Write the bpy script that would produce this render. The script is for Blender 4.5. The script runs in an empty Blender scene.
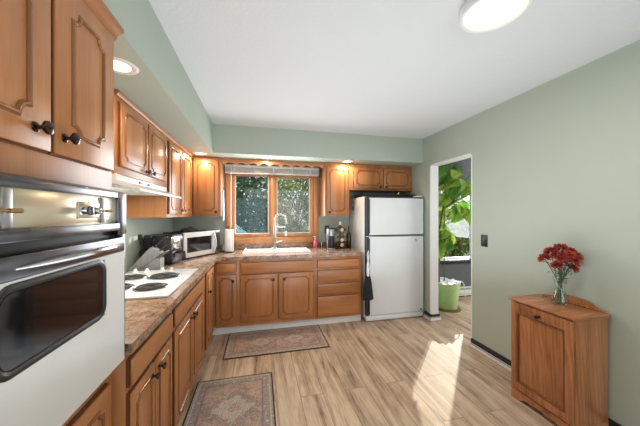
import bpy, bmesh, math, random
from mathutils import Vector, Matrix
R = math.radians
SC = bpy.context.scene
COL = SC.collection
random.seed(7)

# ------------------------------------------------------------------ camera
cam_d = bpy.data.cameras.new('camera')
cam = bpy.data.objects.new('camera', cam_d)
COL.objects.link(cam)
cam.location = (0, 0, 1.405)
cam.rotation_euler = (R(90), 0, R(-13.09))
cam_d.sensor_width = 36
cam_d.lens = 259.4 / 640 * 36
cam_d.shift_y = 0.8 / 640
cam_d.clip_start = 0.02
SC.camera = cam

# ------------------------------------------------------------------ world, sun, lamps, exposure
SC.view_settings.view_transform = 'Standard'
SC.view_settings.look = 'None'
SC.view_settings.exposure = -0.04
SC.view_settings.gamma = 1
SC.view_settings.use_curve_mapping = False
W = bpy.data.worlds.new('sky')
SC.world = W
W.use_nodes = True
W.node_tree.nodes['Background'].inputs[0].default_value = (0.78, 0.88, 1.0, 1)
W.node_tree.nodes['Background'].inputs[1].default_value = 1.3


def lamp(name, kind, loc, energy, color=(1, 1, 1), size=None, size_y=None, aim=None, shape=None, **kw):
    d = bpy.data.lights.new(name, kind)
    d.energy = energy
    d.color = color
    if kind == 'AREA':
        d.shape = shape or ('RECTANGLE' if size_y else 'DISK')
        d.size = size
        if size_y:
            d.size_y = size_y
    for k, v in kw.items():
        setattr(d, k, v)
    o = bpy.data.objects.new(name, d)
    COL.objects.link(o)
    o.location = loc
    if aim:
        o.rotation_euler = Vector(aim).to_track_quat('-Z', 'Y').to_euler()
    return o


SUN_EL = R(21)
sun = lamp('sun', 'SUN', (8, 8, 5), 5.2, (1.0, 0.93, 0.82), aim=(-math.cos(SUN_EL) * 0.7071, -math.cos(SUN_EL) * 0.7071, -math.sin(SUN_EL)))
sun.data.angle = R(0.53)
# added soft fill lamp behind the camera, plus daylight through the two windows
lamp('rear_fill', 'AREA', (0.9, -2.15, 1.25), 30, (0.90, 0.96, 1.0), 2.6, 2.1, aim=(0.05, 1, 0.02))
# added fill lamp in mid-room, lighting the ceiling like a bounced flash
lamp('ceiling_bounce_fill', 'AREA', (0.8, 1.5, 0.7), 26, (0.84, 0.935, 1.0), 1.8, 2.2, aim=(0.0, 0.2, 1), spread=R(165))
lamp('kitchen_window_daylight', 'AREA', (0.2, 3.72, 1.5), 24, (0.9, 0.96, 1.0), 1.1, 0.85, aim=(-0.1, -1, -0.12))
lamp('sunroom_window_daylight', 'AREA', (3.3, 3.72, 1.25), 14, (0.95, 0.98, 1.0), 0.65, 1.1, aim=(0, -1, -0.1))
lamp('sunroom_side_fill', 'AREA', (4.9, 1.9, 1.5), 70, (0.95, 0.98, 1.0), 1.2, 1.4, aim=(-1, 0.45, -0.05))  # added fill lamp for the next room; no window on that side


# ------------------------------------------------------------------ mesh builder
class MB:
    def __init__(self):
        self.bm = bmesh.new()

    def _new(self, verts, mi):
        fs = {f for v in verts for f in v.link_faces}
        for f in fs:
            f.material_index = mi

    def box(self, x0, x1, y0, y1, z0, z1, bev=0, mi=0, seg=2, M=None):
        bm = self.bm
        r = bmesh.ops.create_cube(bm, size=1)
        vs = r['verts']
        for v in vs:
            v.co = Vector(((x0 + x1) / 2 + v.co.x * (x1 - x0), (y0 + y1) / 2 + v.co.y * (y1 - y0), (z0 + z1) / 2 + v.co.z * (z1 - z0)))
        self._new(vs, mi)
        if bev:
            es = list({e for v in vs for e in v.link_edges})
            n0 = set(bm.verts) - set(vs)
            bmesh.ops.bevel(bm, geom=es, offset=bev, segments=seg, affect='EDGES', profile=0.5, clamp_overlap=True)
            vs = [v for v in bm.verts if v not in n0]
        if M is not None:
            for v in vs:
                v.co = M @ v.co
        return vs

    def face(self, pts, mi=0):
        f = self.bm.faces.new([self.bm.verts.new(p) for p in pts])
        f.material_index = mi
        return f

    def prism(self, poly, axis, a, b, mi=0, bev=0, M=None):
        """poly = list of 2d points; axis 'x','y','z' extruded from a to b"""
        def P(p, t):
            return {'x': (t, p[0], p[1]), 'y': (p[0], t, p[1]), 'z': (p[0], p[1], t)}[axis]
        bm = self.bm
        A = [bm.verts.new(P(p, a)) for p in poly]
        B = [bm.verts.new(P(p, b)) for p in poly]
        n = len(poly)
        fs = [bm.faces.new(A), bm.faces.new(B[::-1])]
        for i in range(n):
            fs.append(bm.faces.new((A[i], B[i], B[(i + 1) % n], A[(i + 1) % n])))
        for f in fs:
            f.material_index = mi
        vs = A + B
        if bev:
            n0 = set(bm.verts) - set(vs)
            es = list({e for f in fs[:2] for e in f.edges})
            bmesh.ops.bevel(bm, geom=es, offset=bev, segments=2, affect='EDGES', profile=0.5, clamp_overlap=True)
            vs = [v for v in bm.verts if v not in n0]
        if M is not None:
            for v in vs:
                v.co = M @ v.co
        return vs

    def lathe(self, prof, c=(0, 0, 0), seg=24, M=None, mi=0):
        bm = self.bm
        rings = []
        for r, z in prof:
            if r < 1e-6:
                rings.append([bm.verts.new((0, 0, z))])
            else:
                rings.append([bm.verts.new((r * math.cos(2 * math.pi * k / seg), r * math.sin(2 * math.pi * k / seg), z)) for k in range(seg)])
        for a, b in zip(rings, rings[1:]):
            for k in range(seg):
                k2 = (k + 1) % seg
                if len(a) == 1 and len(b) == 1:
                    continue
                if len(a) == 1:
                    f = bm.faces.new((a[0], b[k], b[k2]))
                elif len(b) == 1:
                    f = bm.faces.new((a[k], b[0], a[k2]))
                else:
                    f = bm.faces.new((a[k], b[k], b[k2], a[k2]))
                f.material_index = mi
        T = Matrix.Translation(Vector(c))
        if M is not None:
            T = T @ M.to_4x4()
        for ring in rings:
            for v in ring:
                v.co = T @ v.co

    def tube(self, pts, r, seg=8, closed=False, mi=0, flat=1.0):
        bm = self.bm
        pts = [Vector(p) for p in pts]
        n = len(pts)
        rs = r if isinstance(r, (list, tuple)) else [r] * n
        rings = []
        up = None
        for i, p in enumerate(pts):
            if closed:
                t = pts[(i + 1) % n] - pts[i - 1]
            else:
                t = pts[min(i + 1, n - 1)] - pts[max(i - 1, 0)]
            t.normalize()
            if up is None:
                up = Vector((0, 0, 1)) if abs(t.z) < 0.9 else Vector((1, 0, 0))
            side = t.cross(up)
            if side.length < 1e-4:
                side = t.cross(Vector((0, 1, 0)))
            side.normalize()
            up = side.cross(t).normalized()
            rings.append([bm.verts.new(p + rs[i] * (math.cos(2 * math.pi * k / seg) * side + flat * math.sin(2 * math.pi * k / seg) * up)) for k in range(seg)])
        m = n if closed else n - 1
        for i in range(m):
            a, b = rings[i], rings[(i + 1) % n]
            for k in range(seg):
                f = bm.faces.new((a[k], a[(k + 1) % seg], b[(k + 1) % seg], b[k]))
                f.material_index = mi
        if not closed:
            for rg in (rings[0][::-1], rings[-1]):
                f = bm.faces.new(rg)
                f.material_index = mi

    def cyl(self, p0, p1, r, seg=16, mi=0, r2=None):
        self.tube([p0, p1], [r, r if r2 is None else r2], seg, mi=mi)

    def moulding(self, path, y, prof, mi=0):
        """closed path in xz; prof = list of (offset, depth); depth goes to -y"""
        bm = self.bm
        n = len(path)
        pts = [Vector((p[0], p[1])) for p in path]
        rings = []
        for i in range(n):
            a = (pts[i] - pts[i - 1]).normalized()
            b = (pts[(i + 1) % n] - pts[i]).normalized()
            na, nb = Vector((-a.y, a.x)), Vector((-b.y, b.x))
            nn = (na + nb)
            nn.normalize()
            k = 1 / max(0.5, nn.dot(na))
            rings.append([bm.verts.new((pts[i].x + nn.x * o * k, y - d, pts[i].y + nn.y * o * k)) for o, d in prof])
        for i in range(n):
            a, b = rings[i], rings[(i + 1) % n]
            for k in range(len(prof) - 1):
                f = bm.faces.new((a[k], a[k + 1], b[k + 1], b[k]))
                f.material_index = mi

    def build(self, name, mats, parent=None, smooth=True, ang=35, recalc=True):
        bm = self.bm
        if recalc:
            bmesh.ops.recalc_face_normals(bm, faces=bm.faces[:])
        if smooth:
            ca = R(ang)
            for e in bm.edges:
                e.smooth = not (len(e.link_faces) == 2 and e.calc_face_angle(0) > ca)
            for f in bm.faces:
                f.smooth = True
        me = bpy.data.meshes.new(name)
        bm.to_mesh(me)
        bm.free()
        for m in (mats if isinstance(mats, (list, tuple)) else [mats]):
            me.materials.append(m)
        o = bpy.data.objects.new(name, me)
        COL.objects.link(o)
        if parent:
            o.parent = parent
        return o


def tag(o, label, cat, group=None, kind=None):
    o['label'] = label
    o['category'] = cat
    if group:
        o['group'] = group
    if kind:
        o['kind'] = kind
    return o


def thing(name, label, cat, loc=(0, 0, 0), rz=0, group=None):
    o = bpy.data.objects.new(name, None)
    o.empty_display_size = 0.05
    COL.objects.link(o)
    o.location = loc
    o.rotation_euler = (0, 0, R(rz))
    return tag(o, label, cat, group)


def struct(name, mb, m, label=None, parent=None, smooth=False):
    o = mb.build(name, m, parent, smooth=smooth)
    if not parent:
        o['kind'] = 'structure'
        o['label'] = label or name
        o['category'] = name.split('_')[0]
    return o


def copy_part(o, parent, loc):
    c = o.copy()
    COL.objects.link(c)
    c.parent = parent
    c.location = loc
    return c


def dup(root, loc, rot=None, label=None):
    r = root.copy()
    COL.objects.link(r)
    r.location = loc
    if rot is not None:
        r.rotation_euler = rot
    if label:
        r['label'] = label
    for ch in list(root.children):
        c = ch.copy()
        COL.objects.link(c)
        c.parent = r
        for g in ch.children:
            d = g.copy()
            COL.objects.link(d)
            d.parent = c
    return r


# ------------------------------------------------------------------ materials
def lin(c):
    def f(v):
        v /= 255
        return v / 12.92 if v <= 0.04045 else ((v + 0.055) / 1.055) ** 2.4
    return (f(c[0]), f(c[1]), f(c[2]), 1)


class Nt:
    def __init__(self, name):
        self.m = bpy.data.materials.new(name)
        self.m.use_nodes = True
        self.t = self.m.node_tree
        self.b = self.t.nodes['Principled BSDF']
        self.out = self.t.nodes['Material Output']

    def n(self, typ, **kw):
        nd = self.t.nodes.new(typ)
        for k, v in kw.items():
            if k.startswith('i_'):
                key = k[2:]
                nd.inputs[int(key) if key.isdigit() else key.replace('_', ' ')].default_value = v
            else:
                setattr(nd, k, v)
        return nd

    def l(self, a, b):
        self.t.links.new(a, b)

    def math(self, op, a, b=None, c=None):
        nd = self.t.nodes.new('ShaderNodeMath')
        nd.operation = op
        for i, v in enumerate((a, b, c)):
            if v is None:
                continue
            if isinstance(v, (int, float)):
                nd.inputs[i].default_value = v
            else:
                self.l(v, nd.inputs[i])
        return nd.outputs[0]

    def mix(self, fac, a, b, blend='MIX'):
        nd = self.t.nodes.new('ShaderNodeMix')
        nd.data_type = 'RGBA'
        nd.blend_type = blend
        for sock, v in ((nd.inputs[0], fac), (nd.inputs[6], a), (nd.inputs[7], b)):
            if isinstance(v, (int, float)):
                sock.default_value = v
            elif isinstance(v, tuple):
                sock.default_value = v
            else:
                self.l(v, sock)
        return nd.outputs[2]

    def ramp(self, fac, stops):
        nd = self.t.nodes.new('ShaderNodeValToRGB')
        cr = nd.color_ramp
        while len(cr.elements) < len(stops):
            cr.elements.new(0.5)
        for e, (p, c) in zip(cr.elements, stops):
            e.position = p
            e.color = c
        self.l(fac, nd.inputs[0])
        return nd.outputs[0]

    def coords(self, scale=(1, 1, 1), rand=True, rot=(0, 0, 0)):
        tc = self.n('ShaderNodeTexCoord')
        mp = self.n('ShaderNodeMapping')
        mp.inputs['Scale'].default_value = scale
        mp.inputs['Rotation'].default_value = rot
        self.l(tc.outputs['Object'], mp.inputs['Vector'])
        if rand:
            oi = self.n('ShaderNodeObjectInfo')
            r = self.math('MULTIPLY', oi.outputs['Random'], 17.0)
            cb = self.n('ShaderNodeCombineXYZ')
            for i in range(3):
                self.l(r, cb.inputs[i])
            self.l(cb.outputs[0], mp.inputs['Location'])
        return mp.outputs[0]

    def noise(self, vec, scale, detail=3, rough=0.5, dist=0.0):
        nd = self.n('ShaderNodeTexNoise')
        nd.inputs['Scale'].default_value = scale
        nd.inputs['Detail'].default_value = detail
        nd.inputs['Roughness'].default_value = rough
        nd.inputs['Distortion'].default_value = dist
        self.l(vec, nd.inputs['Vector'])
        return nd.outputs['Fac']

    def bump(self, h, strength=0.2, dist=0.01):
        nd = self.n('ShaderNodeBump')
        nd.inputs['Strength'].default_value = strength
        nd.inputs['Distance'].default_value = dist
        self.l(h, nd.inputs['Height'])
        self.l(nd.outputs[0], self.b.inputs['Normal'])

    def set(self, col=None, rough=None, metal=None, spec=None, coat=None):
        b = self.b
        if col is not None:
            if isinstance(col, tuple):
                b.inputs['Base Color'].default_value = col
            else:
                self.l(col, b.inputs['Base Color'])
        if rough is not None:
            if isinstance(rough, (int, float)):
                b.inputs['Roughness'].default_value = rough
            else:
                self.l(rough, b.inputs['Roughness'])
        if metal is not None:
            b.inputs['Metallic'].default_value = metal
        if spec is not None:
            b.inputs['Specular IOR Level'].default_value = spec
        if coat is not None:
            b.inputs['Coat Weight'].default_value = coat
        return self.m


def plain(name, c, rough=0.5, metal=0.0, spec=0.5, var=0.06, scale=30, bump=0.0):
    """solid colour with a little procedural mottling"""
    N = Nt(name)
    v = N.coords()
    f = N.noise(v, scale, 3)
    base = lin(c)
    dk = tuple(x * (1 - var * 2) for x in base[:3]) + (1,)
    lt = tuple(min(1, x * (1 + var)) for x in base[:3]) + (1,)
    N.set(N.ramp(f, [(0.3, dk), (0.7, lt)]), rough, metal, spec)
    if bump:
        N.bump(f, bump, 0.002)
    return N.m


def wood(name, dark, mid, light, axis='z', rough=0.32, rings=False, spec=0.5, s=1.0):
    N = Nt(name)
    k = {'x': (0.07, 1, 1), 'y': (1, 0.07, 1), 'z': (1, 1, 0.07)}[axis]
    v = N.coords(k)
    v2 = N.coords(tuple(a * 0.9 if a == 1 else a * 4 for a in k))
    big = N.noise(v, 9 * s, 4, 0.55, 0.6)
    fine = N.noise(v, 130 * s, 3, 0.6)
    blot = N.noise(v2, 6 * s, 2)
    f = N.math('ADD', N.math('MULTIPLY', big, 0.55), N.math('ADD', N.math('MULTIPLY', fine, 0.2), N.math('MULTIPLY', blot, 0.25)))
    if rings:
        wv = N.n('ShaderNodeTexWave', wave_type='BANDS', bands_direction='DIAGONAL')
        wv.inputs['Scale'].default_value = 22
        wv.inputs['Distortion'].default_value = 9
        wv.inputs['Detail'].default_value = 3
        wv.inputs['Detail Scale'].default_value = 1.2
        N.l(v, wv.inputs['Vector'])
        f = N.math('ADD', N.math('MULTIPLY', f, 0.9), N.math('MULTIPLY', wv.outputs['Fac'], 0.10))
    col = N.ramp(f, [(0.3, lin(dark)), (0.5, lin(mid)), (0.68, lin(light))])
    N.set(col, rough, 0, spec)
    N.bump(fine, 0.05, 0.002)
    return N.m


def clear_glass(name, tint=(1, 1, 1, 1), ior=1.45):
    """thin pane: see-through with a mirror-like sheen"""
    N = Nt(name)
    tr = N.n('ShaderNodeBsdfTransparent')
    tr.inputs[0].default_value = tint
    gl = N.n('ShaderNodeBsdfGlossy')
    gl.inputs['Roughness'].default_value = 0.02
    lw = N.n('ShaderNodeLayerWeight')
    lw.inputs[0].default_value = 0.5
    f0 = ((ior - 1) / (ior + 1)) ** 2
    fr = N.math('ADD', f0, N.math('MULTIPLY', N.math('POWER', lw.outputs['Facing'], 5.0), 0.9))
    mx = N.n('ShaderNodeMixShader')
    N.l(fr, mx.inputs[0])
    N.l(tr.outputs[0], mx.inputs[1])
    N.l(gl.outputs[0], mx.inputs[2])
    N.l(mx.outputs[0], N.out.inputs[0])
    return N.m


def frosted_film(name, tint, see):
    N = Nt(name)
    v = N.coords(rand=False)
    vo = N.n('ShaderNodeTexVoronoi')
    vo.inputs['Scale'].default_value = 34
    N.l(v, vo.inputs['Vector'])
    f = N.ramp(vo.outputs['Distance'], [(0.15, (0.45, 0.45, 0.45, 1)), (0.6, (1, 1, 1, 1))])
    tr = N.n('ShaderNodeBsdfTransparent')
    tr.inputs[0].default_value = (0.95, 0.97, 1, 1)
    tl = N.n('ShaderNodeBsdfTranslucent')
    df = N.n('ShaderNodeBsdfDiffuse')
    tl.inputs[0].default_value = tint
    df.inputs[0].default_value = tint
    m1 = N.n('ShaderNodeMixShader')
    m1.inputs[0].default_value = 0.35
    N.l(tl.outputs[0], m1.inputs[1])
    N.l(df.outputs[0], m1.inputs[2])
    m2 = N.n('ShaderNodeMixShader')
    N.l(N.math('MULTIPLY', f, see), m2.inputs[0])
    N.l(m1.outputs[0], m2.inputs[1])
    N.l(tr.outputs[0], m2.inputs[2])
    N.l(m2.outputs[0], N.out.inputs[0])
    return N.m


def leafy(name, a, b, trans=0.35, rough=0.4, scale=3):
    N = Nt(name)
    v = N.coords()
    f = N.noise(v, scale, 2)
    col = N.ramp(f, [(0.35, lin(a)), (0.65, lin(b))])
    N.set(col, rough)
    tl = N.n('ShaderNodeBsdfTranslucent')
    N.l(col, tl.inputs[0])
    mx = N.n('ShaderNodeMixShader')
    mx.inputs[0].default_value = trans
    N.l(N.b.outputs[0], mx.inputs[1])
    N.l(tl.outputs[0], mx.inputs[2])
    N.l(mx.outputs[0], N.out.inputs[0])
    return N.m


def emitter(name, c, strength):
    N = Nt(name)
    N.b.inputs['Base Color'].default_value = lin(c)
    N.b.inputs['Emission Color'].default_value = lin(c)
    N.b.inputs['Emission Strength'].default_value = strength
    return N.m


def ceiling_mat():
    N = Nt('ceiling_paint')
    v = N.coords(rand=False)
    f = N.noise(v, 60, 4, 0.6)
    N.set(lin((211, 212, 212)), 0.9, 0, 0.2)
    N.bump(f, 0.25, 0.01)
    return N.m


def wall_mat(name, c):
    N = Nt(name)
    v = N.coords(rand=False)
    f = N.noise(v, 90, 3)
    g = N.noise(v, 2.5, 2)
    a = lin(c)
    N.set(N.ramp(g, [(0.2, tuple(x * 0.97 for x in a[:3]) + (1,)), (0.8, tuple(x * 1.02 for x in a[:3]) + (1,))]), 0.55, 0, 0.35)
    N.bump(f, 0.08, 0.004)
    return N.m


def floor_mat():
    N = Nt('vinyl_plank')
    tc = N.n('ShaderNodeTexCoord')
    mp = N.n('ShaderNodeMapping')
    mp.inputs['Rotation'].default_value = (0, 0, R(90))
    mp.inputs['Location'].default_value = (0.3, 0.05, 0)
    N.l(tc.outputs['Object'], mp.inputs['Vector'])
    br = N.n('ShaderNodeTexBrick', offset=0.37, offset_frequency=2)
    br.inputs['Color1'].default_value = (0, 0, 0, 1)
    br.inputs['Color2'].default_value = (1, 1, 1, 1)
    br.inputs['Mortar'].default_value = (0.5, 0.5, 0.5, 1)
    br.inputs['Scale'].default_value = 1
    br.inputs['Mortar Size'].default_value = 0.0016
    br.inputs['Mortar Smooth'].default_value = 0.3
    br.inputs['Brick Width'].default_value = 1.22
    br.inputs['Row Height'].default_value = 0.178
    N.l(mp.outputs[0], br.inputs['Vector'])
    # per-plank offset of the grain
    cb = N.n('ShaderNodeCombineXYZ')
    k = N.math('MULTIPLY', br.outputs['Color'], 9.0)
    N.l(k, cb.inputs[0])
    N.l(k, cb.inputs[1])
    va = N.n('ShaderNodeVectorMath', operation='ADD')
    N.l(tc.outputs['Object'], va.inputs[0])
    N.l(cb.outputs[0], va.inputs[1])
    m2 = N.n('ShaderNodeMapping')
    m2.inputs['Scale'].default_value = (1, 0.09, 1)
    N.l(va.outputs[0], m2.inputs['Vector'])
    g = N.noise(m2.outputs[0], 14, 5, 0.6, 0.8)
    fine = N.noise(m2.outputs[0], 90, 3, 0.6)
    knots = N.noise(va.outputs[0], 5, 2)
    f = N.math('ADD', N.math('MULTIPLY', g, 0.62), N.math('ADD', N.math('MULTIPLY', fine, 0.26), N.math('MULTIPLY', knots, 0.12)))
    c = N.ramp(f, [(0.36, lin((104, 80, 62))), (0.44, lin((162, 135, 110))), (0.55, lin((196, 171, 144))), (0.75, lin((216, 195, 170)))])
    c = N.mix(N.math('MULTIPLY', br.outputs['Color'], 0.3), c, lin((156, 136, 118)))
    c = N.mix(br.outputs['Fac'], c, lin((92, 70, 52)))
    N.set(c, N.ramp(fine, [(0.3, (0.52, 0.52, 0.52, 1)), (0.7, (0.64, 0.64, 0.64, 1))]), 0, 0.3)
    N.bump(N.math('SUBTRACT', fine, br.outputs['Fac']), 0.1, 0.003)
    return N.m


def laminate_mat():
    N = Nt('granite_laminate')
    v = N.coords(rand=False)
    a = N.noise(v, 13, 6, 0.7, 0.6)
    b = N.noise(v, 75, 4, 0.7)
    vo = N.n('ShaderNodeTexVoronoi')
    vo.inputs['Scale'].default_value = 90
    N.l(v, vo.inputs['Vector'])
    c1 = N.ramp(a, [(0.36, lin((70, 54, 46))), (0.46, lin((142, 102, 74))), (0.55, lin((170, 136, 106))), (0.66, lin((186, 172, 160)))])
    c2 = N.ramp(b, [(0.36, lin((62, 54, 52))), (0.5, lin((150, 122, 100))), (0.68, lin((205, 192, 180)))])
    c = N.mix(0.38, c1, c2)
    N.set(c, 0.22, 0, 0.5)
    return N.m


def rug_mat(name, a, b, medallions, field, ring, core, border):
    """distressed oriental rug; a, b are half sizes along local x, y; medallions = [(x, y, px, py)]"""
    N = Nt(name)
    tc = N.n('ShaderNodeTexCoord')
    sp = N.n('ShaderNodeSeparateXYZ')
    wob = N.n('ShaderNodeTexNoise')
    wob.inputs['Scale'].default_value = 40
    N.l(tc.outputs['Object'], wob.inputs['Vector'])
    sc = N.n('ShaderNodeVectorMath', operation='MULTIPLY_ADD')
    N.l(wob.outputs['Color'], sc.inputs[0])
    sc.inputs[1].default_value = (0.02, 0.02, 0)
    N.l(tc.outputs['Object'], sc.inputs[2])
    N.l(sc.outputs[0], sp.inputs[0])
    s0 = N.n('ShaderNodeSeparateXYZ')
    N.l(tc.outputs['Object'], s0.inputs[0])
    x, y = sp.outputs[0], sp.outputs[1]
    d = N.math('MINIMUM', N.math('SUBTRACT', a, N.math('ABSOLUTE', s0.outputs[0])), N.math('SUBTRACT', b, N.math('ABSOLUTE', s0.outputs[1])))
    n1 = N.noise(tc.outputs['Object'], 9, 5, 0.7)
    n2 = N.noise(tc.outputs['Object'], 60, 4, 0.7)
    n3 = N.noise(tc.outputs['Object'], 28, 3, 0.6)
    vo = N.n('ShaderNodeTexVoronoi')
    vo.inputs['Scale'].default_value = 26
    N.l(tc.outputs['Object'], vo.inputs['Vector'])
    orn = N.ramp(vo.outputs['Distance'], [(0.25, (1, 1, 1, 1)), (0.42, (0, 0, 0, 1))])
    c = N.ramp(n1, [(0.32, lin(ring)), (0.47, lin(field)), (0.62, lin(tuple(min(255, q + 22) for q in field)))])
    c = N.mix(N.math('MULTIPLY', orn, 0.5), c, N.ramp(n3, [(0.4, lin(ring)), (0.6, lin(core))]))
    for mx_, my_, px, py in medallions:
        q = N.math('ADD', N.math('DIVIDE', N.math('ABSOLUTE', N.math('SUBTRACT', x, mx_)), px), N.math('DIVIDE', N.math('ABSOLUTE', N.math('SUBTRACT', y, my_)), py))
        q = N.math('ADD', q, N.math('MULTIPLY', N.math('SUBTRACT', n3, 0.5), 1.1))
        c = N.mix(N.math('MULTIPLY', N.math('LESS_THAN', q, 1.0), 0.5), c, lin(ring))
        c = N.mix(N.math('MULTIPLY', N.math('LESS_THAN', q, 0.7), 0.6), c, lin(core))
        c = N.mix(N.math('MULTIPLY', N.math('LESS_THAN', q, 0.25), 0.8), c, lin(field))
    bd = N.mix(orn, lin(border), N.ramp(n3, [(0.4, lin(core)), (0.55, lin(field))]))
    c = N.mix(N.math('LESS_THAN', d, 0.085), c, bd)
    c = N.mix(N.math('MULTIPLY', N.math('LESS_THAN', N.math('ABSOLUTE', N.math('SUBTRACT', d, 0.085)), 0.006), 0.8), c, lin(ring))
    c = N.mix(N.math('MULTIPLY', N.math('LESS_THAN', N.math('ABSOLUTE', N.math('SUBTRACT', d, 0.03)), 0.005), 0.8), c, lin(core))
    wear = N.ramp(n2, [(0.45, (0, 0, 0, 1)), (0.75, (1, 1, 1, 1))])
    c = N.mix(N.math('MULTIPLY', wear, 0.7), c, lin((182, 164, 150)))
    dk = N.ramp(N.noise(tc.outputs['Object'], 110, 2), [(0.35, (1, 1, 1, 1)), (0.55, (0, 0, 0, 1))])
    c = N.mix(N.math('MULTIPLY', dk, 0.5), c, lin((78, 70, 68)))
    c = N.mix(N.math('LESS_THAN', d, 0.011), c, lin((62, 52, 48)))
    N.set(c, 0.95, 0, 0.1)
    N.bump(n2, 0.3, 0.004)
    return N.m


M = {}
M['sage'] = wall_mat('sage_wall_paint', (172, 181, 168))
M['grey_wall'] = wall_mat('dark_grey_wall_paint', (92, 95, 97))
M['ceiling'] = ceiling_mat()
M['floor'] = floor_mat()
M['laminate'] = laminate_mat()
HW = ((140, 86, 46), (172, 112, 66), (190, 132, 84))
M['wood_v'] = wood('honey_wood_upright_grain', *HW, 'z')
M['wood_h'] = wood('honey_wood_level_grain', *HW, 'x')
M['wood_edge'] = wood('honey_wood_routed_edge', (104, 62, 32), (138, 88, 50), (158, 106, 64), 'z', 0.22)
M['wood_dark'] = wood('honey_wood_dark_shadow_edge', (70, 40, 22), (98, 58, 32), (120, 74, 42), 'z', 0.3)  # dark wood; on the fronts it paints the shadow line round the edges
M['casing'] = wood('window_casing_wood', (152, 96, 54), (192, 132, 82), (210, 154, 104), 'z', 0.35)
M['oak_v'] = wood('red_oak_upright_grain', (100, 58, 32), (160, 102, 62), (188, 130, 88), 'z', 0.3, True)
M['oak_h'] = wood('red_oak_level_grain', (112, 66, 38), (166, 106, 66), (190, 132, 90), 'y', 0.25, True)
M['oak_d'] = wood('red_oak_shadow_moulding', (72, 40, 22), (112, 66, 38), (140, 88, 54), 'z', 0.25)  # darker oak paints the shadow line round the recessed panel
M['white_trim'] = plain('white_trim_paint', (226, 225, 222), 0.4, var=0.02)
M['black_trim'] = plain('black_trim_paint', (32, 33, 36), 0.45)
M['enamel'] = plain('white_enamel', (214, 214, 211), 0.18, var=0.015, scale=8)
M['sink'] = plain('white_sink_porcelain', (235, 235, 233), 0.15, var=0.01)
M['fridge'] = plain('white_fridge_finish', (224, 226, 225), 0.28, var=0.015, scale=5)
M['chrome'] = plain('chrome', (205, 206, 210), 0.12, 1.0, var=0.02)
M['steel'] = plain('brushed_steel', (168, 168, 170), 0.3, 1.0, var=0.05, scale=60)
M['bright_steel'] = plain('bright_brushed_steel', (205, 202, 197), 0.35, 0.6, var=0.03, scale=60)
M['pewter'] = plain('worn_chrome', (108, 108, 113), 0.26, 1.0, var=0.1, scale=25)
M['champagne'] = plain('champagne_control_glass', (206, 196, 168), 0.2, 0.55, var=0.05, scale=6)
M['gold'] = plain('antique_brass', (190, 150, 92), 0.25, 1.0)
M['bronze'] = plain('dark_bronze_knob', (78, 58, 48), 0.18, 0.85)
M['black'] = plain('black_plastic', (26, 26, 28), 0.35)
M['charcoal'] = plain('charcoal_plastic', (58, 60, 64), 0.4)
M['black_glass'] = plain('black_oven_glass', (22, 21, 22), 0.06, spec=0.6)
M['coil'] = plain('black_burner_coil', (34, 33, 33), 0.5)
M['grey_block'] = plain('grey_knife_block_wood', (128, 128, 130), 0.45, var=0.08)
M['paper'] = plain('paper_towel', (236, 235, 232), 0.9, spec=0.1, var=0.02, bump=0.3)
M['blind'] = plain('white_blind_slat', (214, 212, 208), 0.5)
M['blind_grey'] = plain('grey_blind_slat', (228, 227, 226), 0.5)
M['towel'] = plain('charcoal_towel', (52, 50, 52), 0.95, spec=0.1, var=0.12, scale=80, bump=0.4)
M['blue_towel'] = plain('pale_blue_cloth', (190, 208, 226), 0.9, spec=0.1, scale=60)
M['pink'] = plain('pink_soap_plastic', (232, 120, 138), 0.25)
M['pot'] = plain('light_green_pot_plastic', (182, 214, 146), 0.4, var=0.03)
M['liner'] = plain('white_plastic_liner', (232, 234, 236), 0.35, var=0.05)
M['stem'] = plain('brown_plant_stem', (108, 84, 56), 0.7)
M['green_stem'] = plain('green_stem', (74, 104, 58), 0.6)
M['leaf_a'] = leafy('bright_plant_leaf', (92, 146, 52), (142, 186, 78), 0.5)
M['leaf_b'] = leafy('yellow_green_plant_leaf', (142, 182, 70), (194, 212, 98), 0.5)
M['leaf_c'] = leafy('deep_plant_leaf', (66, 116, 48), (106, 156, 66), 0.4)
M['petal'] = leafy('red_chrysanthemum_petal', (142, 40, 46), (188, 76, 66), 0.25, 0.6, 40)
M['petal_o'] = leafy('orange_red_petal', (186, 74, 48), (214, 112, 72), 0.25, 0.6, 40)
M['flower_leaf'] = leafy('dark_flower_foliage', (44, 66, 38), (70, 92, 52), 0.2)
M['hedge'] = leafy('dark_hedge_leaf', (58, 92, 46), (116, 152, 84), 0.45, 0.5, 2)
M['tree_leaf'] = leafy('pale_autumn_leaf', (120, 142, 66), (184, 188, 104), 0.5, 0.5, 2)
M['bark'] = plain('tree_bark', (92, 76, 60), 0.9, var=0.2)
M['ground'] = plain('garden_soil', (110, 112, 86), 0.95, var=0.2, scale=4)
M['glass'] = clear_glass('window_glass', (0.98, 1, 0.99, 1))
M['vase_glass'] = clear_glass('vase_glass', (0.95, 0.98, 0.97, 1), 1.6)
M['water'] = clear_glass('vase_water', (0.94, 0.97, 0.94, 1), 1.3)
M['frost_l'] = frosted_film('frosted_privacy_film', (0.10, 0.155, 0.175, 1), 0.64)
M['frost_r'] = frosted_film('pale_frosted_privacy_film', (0.36, 0.36, 0.32, 1), 0.72)
M['glow'] = emitter('lamp_diffuser', (250, 232, 212), 0.55)
M['glow_spot'] = emitter('downlight_diffuser', (255, 226, 190), 6)
M['hood_lens'] = plain('hood_lamp_lens', (250, 246, 236), 0.3, var=0.01)
M['bin_pod_a'] = plain('coffee_pod_foil', (206, 190, 160), 0.3, 0.3)
M['bin_pod_b'] = plain('brown_coffee_pod_foil', (120, 84, 58), 0.35, 0.2)
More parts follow.
